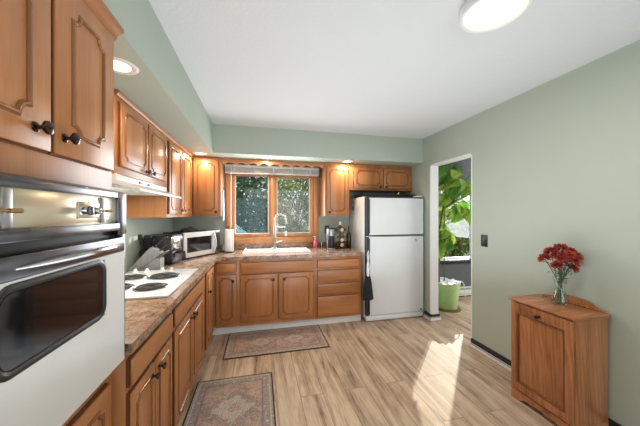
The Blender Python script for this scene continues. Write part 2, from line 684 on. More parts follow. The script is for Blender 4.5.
M['rug_a'] = rug_mat('faded_oriental_rug', 0.535, 0.28, [(-0.16, 0, 0.17, 0.15), (0.2, 0, 0.17, 0.15)], (166, 132, 118), (122, 110, 106), (198, 180, 162), (158, 138, 126))
M['rug_b'] = rug_mat('blue_grey_oriental_rug', 0.304, 0.6, [(0.02, 0.24, 0.22, 0.2), (0.0, -0.25, 0.22, 0.2)], (166, 136, 120), (112, 112, 114), (196, 184, 168), (150, 138, 130))
# ================================================================== THE SETTING
XL, XR, YB, ZC = -1.12, 2.2, 3.78, 2.44
XW = 2.31            # far face of the right wall
mb = MB(); mb.box(XL - .1, 5.3, -2.3, YB + .17, -.06, 0); struct('floor', mb, M['floor'], 'light brown wood plank floor')
mb = MB(); mb.box(XL - .1, 5.3, -2.3, YB + .17, ZC, ZC + .06); struct('ceiling', mb, M['ceiling'], 'white textured ceiling')
mb = MB(); mb.box(XL - .1, XL, -2.3, YB, 0, ZC); struct('wall_left', mb, M['sage'], 'sage green left wall')
# right wall with the doorway to the next room
DY0, DY1, DZ = 2.318, 3.02, 2.055
mb = MB()
mb.box(XR, XW, -2.3, DY0, 0, ZC); mb.box(XR, XW, DY1, YB, 0, ZC); mb.box(XR, XW, DY0, DY1, DZ, ZC)
struct('wall_right', mb, M['sage'], 'sage green right wall with a doorway')


def holed_wall(x0, x1, wx0, wx1, wz0, wz1, y0=YB, y1=YB + .17):
    mb = MB()
    mb.box(x0, wx0, y0, y1, 0, ZC); mb.box(wx1, x1, y0, y1, 0, ZC)
    mb.box(wx0, wx1, y0, y1, 0, wz0); mb.box(wx0, wx1, y0, y1, wz1, ZC)
    return mb


struct('wall_back', holed_wall(XL - .1, XR + .05, -.39, .785, 1.055, 2.03), M['sage'], 'sage green back wall around the window')
struct('wall_sunroom_back', holed_wall(XR + .05, 5.3, 2.90, 3.72, .60, 1.84), M['grey_wall'], 'dark grey wall of the next room')
mb = MB(); mb.box(5.2, 5.3, .9, YB, 0, ZC); struct('wall_sunroom_right', mb, M['grey_wall'], 'dark grey side wall of the next room')
mb = MB(); mb.box(XW, 5.3, .8, .9, 0, ZC); struct('wall_sunroom_front', mb, M['grey_wall'], 'dark grey front wall of the next room')
mb = MB(); mb.box(XL - .1, -.6, -2.3, -2.2, 0, ZC); mb.box(2.1, XW, -2.3, -2.2, 0, ZC); mb.box(-.6, 2.1, -2.3, -2.2, 2.35, ZC)
struct('wall_front', mb, M['sage'], 'sage green wall behind the camera with a wide opening')
# soffit round the room, above the cupboards
mb = MB(); mb.box(XL, -.525, -2.2, YB, 2.11, ZC); mb.box(-.525, XR, 3.18, YB, 2.11, ZC)
struct('trim_1', mb, M['sage'], 'sage green soffit above the cupboards')
# doorway jambs
mb = MB()
mb.box(XR - .004, XW + .004, DY1 - .018, DY1 + .001, 0, DZ); mb.box(XR - .004, XW + .004, DY0 - .001, DY0 + .012, 0, DZ)
mb.box(XR - .004, XW + .004, DY0, DY1, DZ - .018, DZ + .001)
struct('door_1', mb, M['white_trim'], 'white lined doorway to the next room')
# baseboards on the right wall: black board with a white shoe moulding
mb = MB()
for a, b in ((-2.2, DY0 + .005), (DY1 - .03, 3.12)):
    mb.box(XR - .014, XR, a, b, .036, .085, mi=0); mb.box(XR - .030, XR, a, b, 0, .040, .004, mi=1)
mb.box(XR - .014, XW + .014, DY1 - .034, DY1 - .018, .045, .075, mi=0); mb.box(XR - .034, XW + .03, DY1 - .05, DY1 - .018, 0, .046, .004, mi=1)
struct('baseboard_right', mb, [M['black_trim'], M['white_trim']], 'black baseboard with a white shoe moulding')
mb = MB(); mb.box(-.555, 1.30, 3.205, 3.222, 0, .088, .003)
struct('baseboard_back', mb, M['white_trim'], 'white toe strip under the back cabinets')

# kitchen window: wood casing, two sashes, frosted lower halves
mb = MB()
mb.box(-.45, -.385, YB - .03, YB, .985, 2.06, .006); mb.box(.775, .85, YB - .03, YB, .985, 2.06, .006)
mb.box(-.385, .775, YB - .03, YB, 1.985, 2.06, .004); mb.box(-.385, .775, YB - .035, YB, .985, 1.07, .006)
mb.box(.152, .222, YB - .02, YB + .1, 1.07, 1.985, .005)
win = mb.build('window_1', M['casing']); win['kind'] = 'structure'; win['label'] = 'wood framed kitchen window over the sink'; win['category'] = 'window'
for x0, x1, l_, r_, fm in ((-.385, .155, .05, .03, 'frost_l'), (.222, .775, .018, .05, 'frost_r')):
    mb = MB(); y0, y1 = YB + .0, YB + .05
    mb.box(x0, x0 + l_, y0, y1, 1.07, 1.985, .005); mb.box(x1 - r_, x1, y0, y1, 1.07, 1.985, .005)
    mb.box(x0 + l_, x1 - r_, y0, y1, 1.07, 1.12, .005); mb.box(x0 + l_, x1 - r_, y0, y1, 1.935, 1.985, .005)
    sash = mb.build('window_sash', M['casing'], win)
    mb = MB()
    for a, b in ((x0 + l_, x0 + l_ + .01), (x1 - r_ - .01, x1 - r_)):
        mb.box(a, b, y0 + .012, y1 - .008, 1.12, 1.935)
    mb.box(x0 + l_ + .01, x1 - r_ - .01, y0 + .012, y1 - .008, 1.12, 1.132)
    mb.build('glazing_bead', M['white_trim'], sash)
    mb = MB(); mb.box(x0 + l_, x1 - r_, y0 + .022, y0 + .027, 1.12, 1.935); mb.build('window_pane', M['glass'], sash)
    mb = MB(); a_, b_ = x0 + l_ + .01, x1 - r_ - .01; mb.face([(a_, y0 + .0205, 1.132), (b_, y0 + .0205, 1.132), (b_, y0 + .0205, 1.625), (a_, y0 + .0205, 1.625)]); mb.build('privacy_film', M[fm], sash)
    mb = MB(); hx = x1 - .015 if x0 < 0 else x0 + .012
    mb.box(hx - .01, hx + .01, y0 - .04, y0, 1.09, 1.13, .003); mb.cyl((hx, y0 - .034, 1.125), (hx, y0 - .034, 1.22 if x0 < 0 else 1.18), .004, 8)
    mb.build('window_crank', M['bronze'], sash)
# next room's window
mb = MB(); y0, y1 = YB - .02, YB + .12
mb.box(2.89, 2.945, y0, y1, .62, 1.84, .004); mb.box(3.64, 3.72, y0, y1, .62, 1.84, .004); mb.box(2.89, 3.72, y0, y1, 1.80, 1.86, .004)
mb.box(2.945, 3.64, y0 + .06, y1, .62, .65, .004)
w2 = struct('window_2', mb, M['white_trim'], 'window of the next room behind the plant')
mb = MB(); mb.box(2.85, 3.72, YB - .05, YB + .02, .565, .63, .006); mb.build('window_sill', M['black_trim'], w2)
mb = MB(); mb.box(2.945, 3.64, YB + .05, YB + .055, .65, 1.80); mb.build('window_pane', M['glass'], w2)

# ================================================================== CABINETS
KN = None


def knob(parent, x, y, z, s=1.0, m='bronze'):
    """mushroom knob pointing to local -y"""
    mb = MB()
    Mx = Matrix.Rotation(R(90), 3, 'X')
    mb.lathe([(0, 0), (.0125 * s, 0), (.0115 * s, .003 * s), (.005 * s, .006 * s), (.0045 * s, .014 * s), (.012 * s, .019 * s), (.0165 * s, .024 * s), (.0155 * s, .029 * s), (.008 * s, .032 * s), (0, .033 * s)], (x, y, z), 18, Mx)
    return mb.build('knob', M[m], parent)


def notch_path(x0, x1, z0, z1, r, n=5, st=.006):
    P = []
    for (cx, cz), a0 in (((x1, z0), 180), ((x1, z1), 270), ((x0, z1), 0), ((x0, z0), 90)):
        # concave scoop centred on each corner, with a small square step before and after it
        pts = [(cx + r * math.cos(R(a0 - 90 * k / n)), cz + r * math.sin(R(a0 - 90 * k / n))) for k in range(n + 1)]
        P.append(pts)
    out = []
    for pts in P:
        out += pts
    return out


BEAD = [(-.0075, -.001), (-.0075, .002), (-.0045, .001), (-.0025, .005), (.0025, .006), (.005, .0015), (.0075, .002), (.0075, -.001)]


def door(parent, x0, x1, z0, z1, knob_at=None, inset=.052, r=.028, name='door', grain='wood_v', hinge=None, y=0.0, t=.02, mould=True):
    mb = MB(); mb.box(x0, x1, y - t * .5, y - .0005, z0, z1, mi=1); mb.box(x0 + .003, x1 - .003, y - t, y - t * .5, z0 + .003, z1 - .003, .004)  # dark back layer paints a shadow outline round the door
    d = mb.build(name, [M[grain], M['wood_dark']], parent)
    if mould:
        mb = MB(); mb.moulding(notch_path(x0 + inset, x1 - inset, z0 + inset, z1 - inset, r), y - t, BEAD)
        mb.build('moulding', M['wood_edge'], d)
    if knob_at:
        knob(d, knob_at[0], y - t, knob_at[1])
    if hinge:
        hx = x0 if hinge == 'l' else x1
        for hz in (z0 + .07, z1 - .07):
            mb = MB(); mb.cyl((hx, y - t * .6, hz - .02), (hx, y - t * .6, hz + .02), .0035, 8); mb.build('hinge', M['bronze'], d)
    return d


def slab(parent, x0, x1, z0, z1, name='drawer_front', knobs=(), t=.022):
    mb = MB(); mb.box(x0, x1, -t * .5, -.0005, z0, z1, mi=1); mb.box(x0 + .003, x1 - .003, -t, -t * .5, z0 + .004, z1 - .003, .005)  # shadow gap round the drawer front painted by the dark back layer
    d = mb.build(name, [M['wood_h'], M['wood_dark']], parent)
    for k in knobs:
        knob(d, k[0], -t, k[1])
    return d


def carcass(parent, w, depth, z0, z1, toe=False, name='cabinet_body'):
    mb = MB()
    if toe:
        mb.box(0, w, 0, depth, .095, z1, .002); mb.box(0, w, .065, depth, 0, .095)
    else:
        mb.box(0, w, 0, depth, z0, z1, .002)
    return mb.build(name, M['wood_v'], parent)


# --- tall oven cabinet (left), local x runs away from the camera
FX = -.54; Y0 = .42
t = thing('tall_oven_cabinet', 'tall honey wood cabinet that surrounds the built-in oven', 'cabinet', (FX, Y0, 0), 90)
w = .705; D = abs(XL - FX) - .003
mb = MB()
mb.box(0, w, 0, D, 1.488, 2.11, .002); mb.box(0, w, 0, D, .09, .878, .002); mb.box(0, w, .065, D, 0, .09)
mb.box(0, .02, 0, D, .878, 1.488); mb.box(w - .02, w, 0, D, .878, 1.488); mb.box(.02, w - .02, D - .02, D, .878, 1.488)
mb.build('cabinet_body', M['wood_v'], t)
mb = MB()
mb.prism([(0, 2.062), (-.008, 2.066), (-.012, 2.078), (-.026, 2.092), (-.034, 2.096), (-.034, 2.109), (0, 2.109)], 'x', -.01, w + .012)
mb.build('crown_moulding', M['wood_h'], t)
mb = MB(); mb.box(0, w, -.045, .02, 1.4835, 1.4875, mi=0); mb.build('rail_strip', M['wood_dark'], t)
door(t, .03, .388, 1.56, 2.055, (.335, 1.612), .07, .03)
door(t, .394, .682, 1.56, 2.055, (.43, 1.612), .07, .03)
d = slab(t, .03, .66, .50, .80, 'drawer', [(.19, .70), (.53, .70)])
mb = MB(); mb.moulding(notch_path(.085, .605, .555, .745, .026), -.022, BEAD); mb.build('moulding', M['wood_edge'], d)
d = slab(t, .03, .66, .14, .47, 'drawer', [(.19, .37), (.53, .37)])
mb = MB(); mb.moulding(notch_path(.085, .605, .195, .415, .026), -.022, BEAD); mb.build('moulding', M['wood_edge'], d)

# --- left upper cabinets (behind the tall cabinet)
UX = -.80; UD = abs(XL - UX) - .003
t = thing('wall_cabinet', 'honey wood two-door wall cabinet above the range hood', 'cabinet', (UX, 1.69, 0), 90)
carcass(t, .83, UD, 1.638, 2.108)
door(t, .035, .41, 1.68, 2.055, (.375, 1.70), .045, .026)
door(t, .425, .80, 1.68, 2.055, (.46, 1.70), .045, .026)
mb = MB(); mb.prism([(0, 2.078), (-.012, 2.082), (-.022, 2.098), (-.022, 2.108), (0, 2.108)], 'x', 0, .83); mb.build('crown_moulding', M['wood_h'], t)
t = thing('wall_cabinet', 'tall narrow-doored honey wood wall cabinet beyond the range hood', 'cabinet', (UX, 2.521, 0), 90)
carcass(t, .915, UD, 1.372, 2.108)
door(t, .03, .41, 1.40, 2.055, (.375, 1.44), .05, .028)
door(t, .425, .81, 1.40, 2.055, (.46, 1.44), .05, .028)
mb = MB(); mb.prism([(0, 2.078), (-.012, 2.082), (-.022, 2.098), (-.022, 2.108), (0, 2.108)], 'x', 0, .915); mb.build('crown_moulding', M['wood_h'], t)
# --- back upper cabinets
UY = 3.44; BD = YB - UY - .003
t = thing('wall_cabinet', 'honey wood one-door wall cabinet in the corner left of the window', 'cabinet', (-.798, UY, 0))
carcass(t, .328, BD, 1.372, 2.108)
door(t, .012, .302, 1.395, 2.075, (.275, 1.425), .05, .03)
t = thing('wall_cabinet', 'honey wood one-door wall cabinet between window and refrigerator', 'cabinet', (.868, UY, 0))
carcass(t, .350, BD, 1.372, 2.108)
door(t, .022, .332, 1.395, 2.06, (.06, 1.425), .05, .03, hinge='r')
t = thing('wall_cabinet', 'short honey wood two-door wall cabinet over the refrigerator', 'cabinet', (1.2195, UY, 0))
carcass(t, .979, BD, 1.74, 2.108)
door(t, .06, .495, 1.765, 2.055, (.46, 1.79), .045, .03, hinge='l')
door(t, .515, .945, 1.765, 2.055, (.55, 1.79), .045, .03, hinge='r')
# --- scalloped valance board across the window
mb = MB()
pts = [(-.468, 2.108), (-.468, 2.045)]
nS = 9; x0, x1 = -.44, .84
pts += [(-.45, 2.045)]
for i in range(nS):
    a = x0 + (x1 - x0) * i / nS; b = x0 + (x1 - x0) * (i + 1) / nS
    amp = .028
    for k in range(9):
        s = k / 8
        pts.append((a + (b - a) * s, 2.03 + amp * math.sin(math.pi * s)))
pts += [(.866, 2.045), (.866, 2.108)]
mb.prism(pts, 'y', UY + .012, UY + .03)
tag(mb.build('window_valance', M['wood_h']), 'scalloped honey wood valance board above the window', 'valance')

# --- base cabinets, left run
LX = -.50; LD = abs(XL - LX) - .003
t = thing('base_cabinet', 'honey wood two-door base cabinet beside the oven', 'cabinet', (LX, 1.128, 0), 90)
carcass(t, .522, LD, 0, .868, True)
slab(t, .01, .49, .735, .845, 'false_drawer_front', t=.024)
door(t, .01, .243, .13, .712, (.205, .66), .045, .024); door(t, .249, .49, .13, .712, (.287, .66), .045, .024)
t = thing('base_cabinet', 'honey wood two-door base cabinet under the cooktop end', 'cabinet', (LX, 1.651, 0), 90)
carcass(t, .90, LD, 0, .868, True)
slab(t, .022, .85, .735, .845, 'false_drawer_front')
door(t, .022, .40, .13, .712, (.365, .66), .05, .026); door(t, .408, .80, .13, .712, (.445, .66), .05, .026)
t = thing('base_cabinet', 'honey wood corner base cabinet with one narrow door, lit by the sun', 'cabinet', (LX, 2.552, 0), 90)
carcass(t, 1.222, LD, 0, .868, True)
door(t, .05, .42, .13, .845, (.10, .66), .05, .026)
# --- base cabinets, back run
BY = 3.16; BDb = YB - BY - .003
t = thing('base_cabinet', 'narrow reddish wood base cabinet left of the sink', 'cabinet', (-.498, BY, 0))
carcass(t, .262, BDb, 0, .868, True)
slab(t, .012, .235, .728, .838)
door(t, .012, .235, .14, .705, (.20, .632), .045, .026)
t = thing('base_cabinet', 'wide reddish wood two-door sink base cabinet', 'cabinet', (-.235, BY, 0))
mb = MB(); wS = .905
mb.box(0, wS, 0, .02, .095, .868); mb.box(0, .02, .02, BDb, .095, .868); mb.box(wS - .02, wS, .02, BDb, .095, .868); mb.box(.02, wS - .02, .02, BDb, .095, .12); mb.box(0, wS, .065, BDb, 0, .095)
mb.build('cabinet_body', M['wood_v'], t)
slab(t, .022, .88, .70, .835, 'false_drawer_front')
door(t, .022, .445, .14, .692, (.395, .625), .055, .03, hinge='l'); door(t, .455, .88, .14, .692, (.52, .625), .055, .03, hinge='r')
t = thing('base_cabinet', 'reddish wood base cabinet with a stack of four drawers', 'cabinet', (.671, BY, 0))
carcass(t, .615, BDb, 0, .868, True)
for a, b in ((.725, .83), (.562, .70), (.40, .532), (.125, .375)):
    slab(t, .025, .575, a, b, 'drawer', t=.024)

# ================================================================== COUNTERTOP, SINK
mb = MB(); z0, z1 = .869, .91
SX0, SX1, SY0, SY1 = -.19, .635, 3.345, 3.685
mb.box(XL, -.475, 1.127, 3.125, z0, z1)
mb.box(XL, SX0, 3.125, YB, z0, z1); mb.box(SX1, 1.29, 3.125, YB, z0, z1)
mb.box(SX0, SX1, 3.125, SY0, z0, z1); mb.box(SX0, SX1, SY1, YB, z0, z1)
bmesh.ops.remove_doubles(mb.bm, verts=mb.bm.verts[:], dist=1e-5)
ct = thing('countertop', 'brown speckled L-shaped countertop with backsplash', 'countertop', (0, 0, 0))
mb.build('worktop', M['laminate'], ct, smooth=False)
mb = MB(); mb.box(XL, 1.29, YB - .02, YB, z1, .985, .003); mb.build('backsplash', M['laminate'], ct)

t = thing('kitchen_sink', 'white double-bowl drop-in sink under the window', 'sink', (.2225, 3.515, .91))
mb = MB()
hw, hh = .4325, .19   # outer half sizes
def ring(mb, ax0, ax1, ay0, ay1, bx0, bx1, by0, by1, za, zb):
    A = [(ax0, ay0, za), (ax1, ay0, za), (ax1, ay1, za), (ax0, ay1, za)]; B = [(bx0, by0, zb), (bx1, by0, zb), (bx1, by1, zb), (bx0, by1, zb)]
    for i in range(4):
        mb.face([A[i], A[(i + 1) % 4], B[(i + 1) % 4], B[i]])
ring(mb, -hw, hw, -hh, hh, -hw + .006, hw - .006, -hh + .006, hh - .006, .0005, .012)
bowls = ((-.395, -.012), (.012, .395)); by0, by1 = -.15, .105
zr = .012
xs = [-hw + .006, -.395, -.012, .012, .395, hw - .006]; ys = [-hh + .006, by0, by1, hh - .006]
for i in range(5):
    for j in range(3):
        if j == 1 and i in (1, 3):
            continue
        mb.face([(xs[i], ys[j], zr), (xs[i + 1], ys[j], zr), (xs[i + 1], ys[j + 1], zr), (xs[i], ys[j + 1], zr)])
for a, b in bowls:
    ring(mb, a, b, by0, by1, a + .012, b - .012, by0 + .012, by1 - .012, zr, -.04)
    ring(mb, a + .012, b - .012, by0 + .012, by1 - .012, a + .03, b - .03, by0 + .03, by1 - .03, -.04, -.16)
    mb.face([(a + .03, by0 + .03, -.16), (b - .03, by0 + .03, -.16), (b - .03, by1 - .03, -.16), (a + .03, by1 - .03, -.16)])
bmesh.ops.remove_doubles(mb.bm, verts=mb.bm.verts[:], dist=1e-5)
mb.build('basin', M['sink'], t)
for a, b in bowls:
    mb = MB(); mb.lathe([(0, 0), (.035, 0), (.04, .003), (.03, .006), (0, .004)], ((a + b) / 2, -.02, -.16), 20); mb.build('drain', M['steel'], t)
mb = MB()
for i in range(12):
    x = .02 + i * .031 - .415
    mb.cyl((x, -.158, .0175), (x, .11, .0175), .003, 6)
for y in (-.158, -.02, .11):
    mb.cyl((-.40, y, .0165), (-.06, y, .0165), .0042, 6)
for x in (-.4, -.06):
    mb.tube([(x, -.158, .0165), (x, -.158, .04), (x, -.1, .046), (x, .05, .046), (x, .11, .04), (x, .11, .0165)], .003, 6)
o = mb.build('drying_rack', M['white_trim']); o.location = (.2225, 3.515, .91)
tag(o, 'white wire drying rack over the left sink bowl', 'dish rack')

t = thing('kitchen_faucet', 'tall pale gooseneck faucet behind the sink', 'faucet', (.205, 3.665, .922))
mb = MB(); mb.lathe([(0, 0), (.03, 0), (.03, .012), (.022, .022), (.0185, .03), (.0185, .16), (.0165, .17), (.0165, .33)], (0, 0, 0), 20)
arc = [(0, 0, .33)] + [(.075 - .075 * math.cos(R(a)), -.05 * (1 - math.cos(R(a))) / 2, .40 + .075 * math.sin(R(a))) for a in range(0, 181, 15)] + [(.15, -.05, .34)]
mb.tube(arc, .0095, 12); mb.build('spout', M['steel'], t)
mb = MB(); mb.cyl((.15, -.05, .345), (.15, -.05, .245), .0055, 10); mb.build('spout_hose', M['charcoal'], t)
mb = MB(); mb.lathe([(0, .0), (.013, 0), (.016, .01), (.015, .055), (.01, .07), (0, .07)], (.15, -.05, .175), 16); mb.build('spray_head', M['enamel'], t)
mb = MB(); mb.cyl((.012, 0, .085), (.045, 0, .085), .011, 12); mb.tube([(.045, 0, .085), (.07, -.008, .10), (.10, -.02, .105)], [.008, .007, .006], 8); mb.build('handle', M['enamel'], t)
mb = MB(); mb.cyl((-.006, -.02, .30), (.152, -.05, .30), .004, 8); mb.build('spout_arm', M['chrome'], t)

t = thing('soap_bottle', 'pink pump soap bottle on the back rim of the sink', 'bottle', (.79, 3.70, .91))
mb = MB(); mb.lathe([(0, 0), (.026, 0), (.029, .006), (.029, .085), (.022, .105), (.012, .115), (.012, .125), (0, .125)], (0, 0, 0), 20); mb.build('bottle_body', M['pink'], t)
mb = MB(); mb.lathe([(0, .125), (.014, .125), (.014, .137), (.006, .14), (.006, .158), (.012, .16), (.012, .168), (0, .168)], (0, 0, 0), 14); mb.box(-.035, .005, -.006, .006, .158, .168, .003); mb.build('pump', M['white_trim'], t)
t = thing('soap_dispenser', 'small chrome soap dispenser right of the pink bottle', 'dispenser', (.885, 3.70, .91))
mb = MB(); mb.lathe([(0, 0), (.016, 0), (.016, .006), (.009, .012), (.009, .06), (.012, .062), (.012, .078), (0, .08)], (0, 0, 0), 16); mb.build('dispenser_body', M['chrome'], t)
mb = MB(); mb.tube([(0, 0, .072), (0, -.03, .076), (0, -.05, .066)], .005, 8); mb.build('nozzle', M['chrome'], t)

# ================================================================== BUILT-IN OVEN
t = thing('wall_oven', 'white built-in wall oven with dark window and chrome handle', 'oven', (-.485, Y0, 0), 90)
mb = MB()
mb.box(.03, .675, .04, .55, .886, 1.476)               # body in the cavity
mb.build('oven_body', M['steel'], t)
mb = MB()
za, zb = .882, 1.482
mb.box(.004, .03, 0, .034, za, zb, .003); mb.box(.632, .69, 0, .034, 1.33, zb, .003); mb.box(.655, .69, .004, .034, za, 1.33, .003)
mb.box(.03, .632, 0, .034, zb - .022, zb, .003); mb.box(.03, .632, -.006, .034, 1.346, 1.373, .004); mb.box(.03, .655, .006, .034, za, za + .010, .002)
mb.build('trim_frame', M['pewter'], t)
mb = MB(); mb.box(.03, .632, .008, .036, 1.373, 1.46, .002); cp = mb.build('control_panel', M['champagne'], t)
for x0, x1 in ((.213, .236), (.54, .564)):
    mb = MB(); mb.box(x0, x1, .004, .009, 1.376, 1.457, .001); mb.build('panel_bar', M['steel'], cp)
mb = MB(); mb.box(.435, .53, .005, .009, 1.392, 1.44, .001); mb.build('dial_plate', M['champagne'], cp)
Mx = Matrix.Rotation(R(90), 3, 'X')
def dial(x, z, bar):
    mb = MB(); mb.lathe([(0, 0), (.013, 0), (.013, .004), (.0105, .006), (.0095, .016), (.007, .019), (0, .02)], (x, .0085, z), 22, Mx)
    k = mb.build('oven_knob', M['chrome'], t)
    mb = MB()
    if bar:
        mb.cyl((x - .012, -.014, z), (x + .022, -.014, z), .0032, 10); mb.cyl((x + .022, -.014, z), (x + .05, -.014, z), .0048, 10)
    else:
        mb.box(x - .010, x + .010, -.021, -.011, z - .0125, z + .0125, .004)
    mb.build('pointer', M['gold'] if bar else M['pewter'], k)
dial(.180, 1.411, True); dial(.449, 1.414, False); dial(.506, 1.414, True)
mb = MB(); mb.box(.03, .655, .022, .034, 1.322, 1.346); mb.build('vent_gap', M['black'], t)
# door
mb = MB(); gx0, gx1, gz0, gz1 = .175, .497, 1.106, 1.252
dz0, dz1, dx0, dx1 = .894, 1.275, .012, .628
mb.box(dx0, dx1, -.02, .018, dz0, gz0 - .012); mb.box(dx0, dx1, -.02, .018, gz1 + .012, dz1); mb.box(dx0, gx0 - .012, -.02, .018, gz0 - .012, gz1 + .012); mb.box(gx1 + .012, dx1, -.02, .018, gz0 - .012, gz1 + .012)
bmesh.ops.remove_doubles(mb.bm, verts=mb.bm.verts[:], dist=1e-5)
od = mb.build('oven_door', M['enamel'], t)
def rrect(x0, x1, z0, z1, r, n=5):
    P = []
    for cx, cz, a in ((x1 - r, z0 + r, -90), (x1 - r, z1 - r, 0), (x0 + r, z1 - r, 90), (x0 + r, z0 + r, 180)):
        for k in range(n + 1):
            P.append((cx + r * math.cos(R(a + 90 * k / n)), cz + r * math.sin(R(a + 90 * k / n))))
    return P
mb = MB(); mb.prism(rrect(gx0, gx1, gz0, gz1, .025), 'y', -.0215, -.012); mb.build('oven_window', M['black_glass'], od)
mb = MB(); mb.moulding(rrect(gx0 - .004, gx1 + .004, gz0 - .004, gz1 + .004, .028), -.019, [(-.014, -.003), (-.014, .002), (-.010, .005), (-.004, .006), (.002, .003), (.004, -.003)]); mb.build('window_gasket', M['black'], od)
mb = MB(); mb.box(dx0, dx1, -.022, .018, 1.276, 1.324, .004); band = mb.build('chrome_band', M['pewter'], od)
mb = MB()
n = 16
hp = [(.205 + .385 * k / n, -.021 - .016 * math.sin(math.pi * k / n) ** .7, 1.297 + .003 * math.sin(math.pi * k / n)) for k in range(n + 1)]
mb.tube(hp, [.003 + .0095 * math.sin(math.pi * k / n) ** .8 for k in range(n + 1)], 10, flat=.75); mb.build('handle', M['chrome'], band)
mb = MB(); mb.box(dx1 - .001, dx1 + .004, -.018, .018, dz0, 1.322); mb.build('door_edge', M['charcoal'], od)

# ================================================================== RANGE HOOD, COOKTOP
t = thing('range_hood', 'off-white under-cabinet range hood with sloping front', 'range hood', (UX, 1.695, 0), 90)
w = .82
mb = MB()
mb.prism([(.31, 1.637), (.0, 1.637), (-.006, 1.632), (-.008, 1.60), (-.126, 1.552), (-.128, 1.540), (-.12, 1.536), (-.115, 1.546), (.0, 1.575), (.31, 1.575)], 'x', 0, w)
hood = mb.build('hood_shell', M['enamel'], t)
mb = MB(); mb.box(.015, w - .015, .005, .30, 1.562, 1.574); mb.build('grease_filter', M['blind_grey'], t)
mb = MB()
for x in (.30, .44):
    mb.box(x - .018, x + .018, -.012, -.007, 1.608, 1.622, .002)
mb.build('switch', M['black'], t)
mb = MB(); mb.box(.03, .24, .03, .12, 1.555, 1.562, .004); mb.build('lamp_lens', M['hood_lens'], t)
lamp('hood_lamp', 'AREA', (-.90, 1.95, 1.548), 7, (1.0, .95, .88), .12, .5, aim=(0, 0, -1))

t = thing('electric_cooktop', 'white four-burner electric cooktop set in the left counter', 'cooktop', (-.79, 2.08, .91))
mb = MB(); mb.box(-.265, .265, -.39, .39, .0005, .016, .006); mb.box(-.25, .25, .265, .27, .016, .0175); mb.build('cooktop_surface', M['enamel'], t)
for bx, by, br in ((.10, -.19, .083), (.08, .12, .098), (-.12, -.17, .098), (-.14, .12, .083)):
    mb = MB(); mb.lathe([(br + .014, .0163), (br + .012, .0205), (br + .004, .0195), (br * .8, .0166), (0, .0164)], (bx, by, 0), 32)
    b = mb.build('burner', M['charcoal'], t)
    mb = MB(); pts = []
    turns = 4.0; N_ = 90
    for k in range(N_ + 1):
        a = 2 * math.pi * turns * k / N_; rr = br * (.2 + .8 * k / N_)
        pts.append((bx + rr * math.cos(a), by + rr * math.sin(a), .0265))
    mb.tube(pts, .0062, 6, flat=.7); mb.build('coil', M['coil'], b)
    mb = MB(); mb.tube([(bx + (br + .012) * math.cos(2 * math.pi * k / 32), by + (br + .012) * math.sin(2 * math.pi * k / 32), .0205) for k in range(32)], .003, 6, closed=True); mb.build('burner_ring', M['chrome'], b)
for kx in (-.20, -.115, .0, .07):
    mb = MB(); mb.lathe([(0, .0165), (.021, .0165), (.02, .021), (.016, .024), (.0145, .036), (0, .038)], (kx, .325, 0), 18); mb.box(kx - .004, kx + .004, .305, .345, .034, .044, .002); mb.build('control_knob', M['enamel'], t)
# ================================================================== COUNTER THINGS, LEFT
t = thing('knife_block', 'slanted grey knife block beyond the cooktop', 'knife block', (-.985, 2.60, .91), 0)
mb = MB()
th = .10
mb.prism([(-.125, 0.004), (-.095, 0.0), (-.03, 0.0), (.135, .145), (.05, .20)], 'y', -th / 2, th / 2, bev=.003); mb.build('block_body', M['grey_block'], t)
mb = MB(); mb.prism([(-.025, 0), (.13, 0), (.13, .10), (.085, .10)], 'y', -th / 2, th / 2, bev=.003); mb.build('steak_knife_base', M['grey_block'], t)
dirv = Vector((.725, 0, .69)).normalized(); perp = Vector((-.69, 0, .725))
i = 0
kn_where = ['back row left', 'back row middle', 'back row right', 'front row left', 'front row middle', 'front row right']
for row in range(2):
    for col in range(3):
        base = Vector((-.985, 2.60, .91)) + Vector((.068 + .045 * row, 0, .19 - .030 * row)) + Vector((0, -.032 + .032 * col, 0))
        t = thing('kitchen_knife', 'black handled kitchen knife in the %s of the grey block' % kn_where[i], 'knife', base, 0, 'knives in the knife block')
        L = (.125, .14, .13, .10, .105, .10)[i]
        mb = MB(); p0 = dirv * .006
        mb.tube([p0, p0 + dirv * L * .5 + perp * .004, p0 + dirv * L], [.010, .0085, .0105], 8, flat=.6); h = mb.build('handle', M['black'], t)
        mb = MB(); mb.tube([dirv * -.0, dirv * .010], .0095, 8); mb.build('bolster', M['chrome'], h)
        mb = MB(); mb.tube([dirv * (L - .001), dirv * (L + .007)], [.0098, .008], 8, flat=.7); mb.build('end_cap', M['chrome'], h)
        mb = MB()
        for s_ in (.3, .55, .8):
            q = dirv * L * s_
            mb.cyl(q + Vector((0, -.0105, 0)), q + Vector((0, -.006, 0)), .0028, 8)
        mb.build('rivet', M['chrome'], h)
        i += 1
for k in range(4):
    base = Vector((-.985, 2.60, .91)) + Vector((.112, -.033 + .022 * k, .101))
    t = thing('steak_knife', ('nearest', 'second nearest', 'third nearest', 'farthest')[k] + ' steel handled steak knife in the low step of the grey block', 'knife', base, 0, 'steak knives in the knife block')
    mb = MB(); mb.tube([(0, 0, 0), dirv * .085], [.0065, .008], 8, flat=.6); mb.build('handle', M['steel'], t)
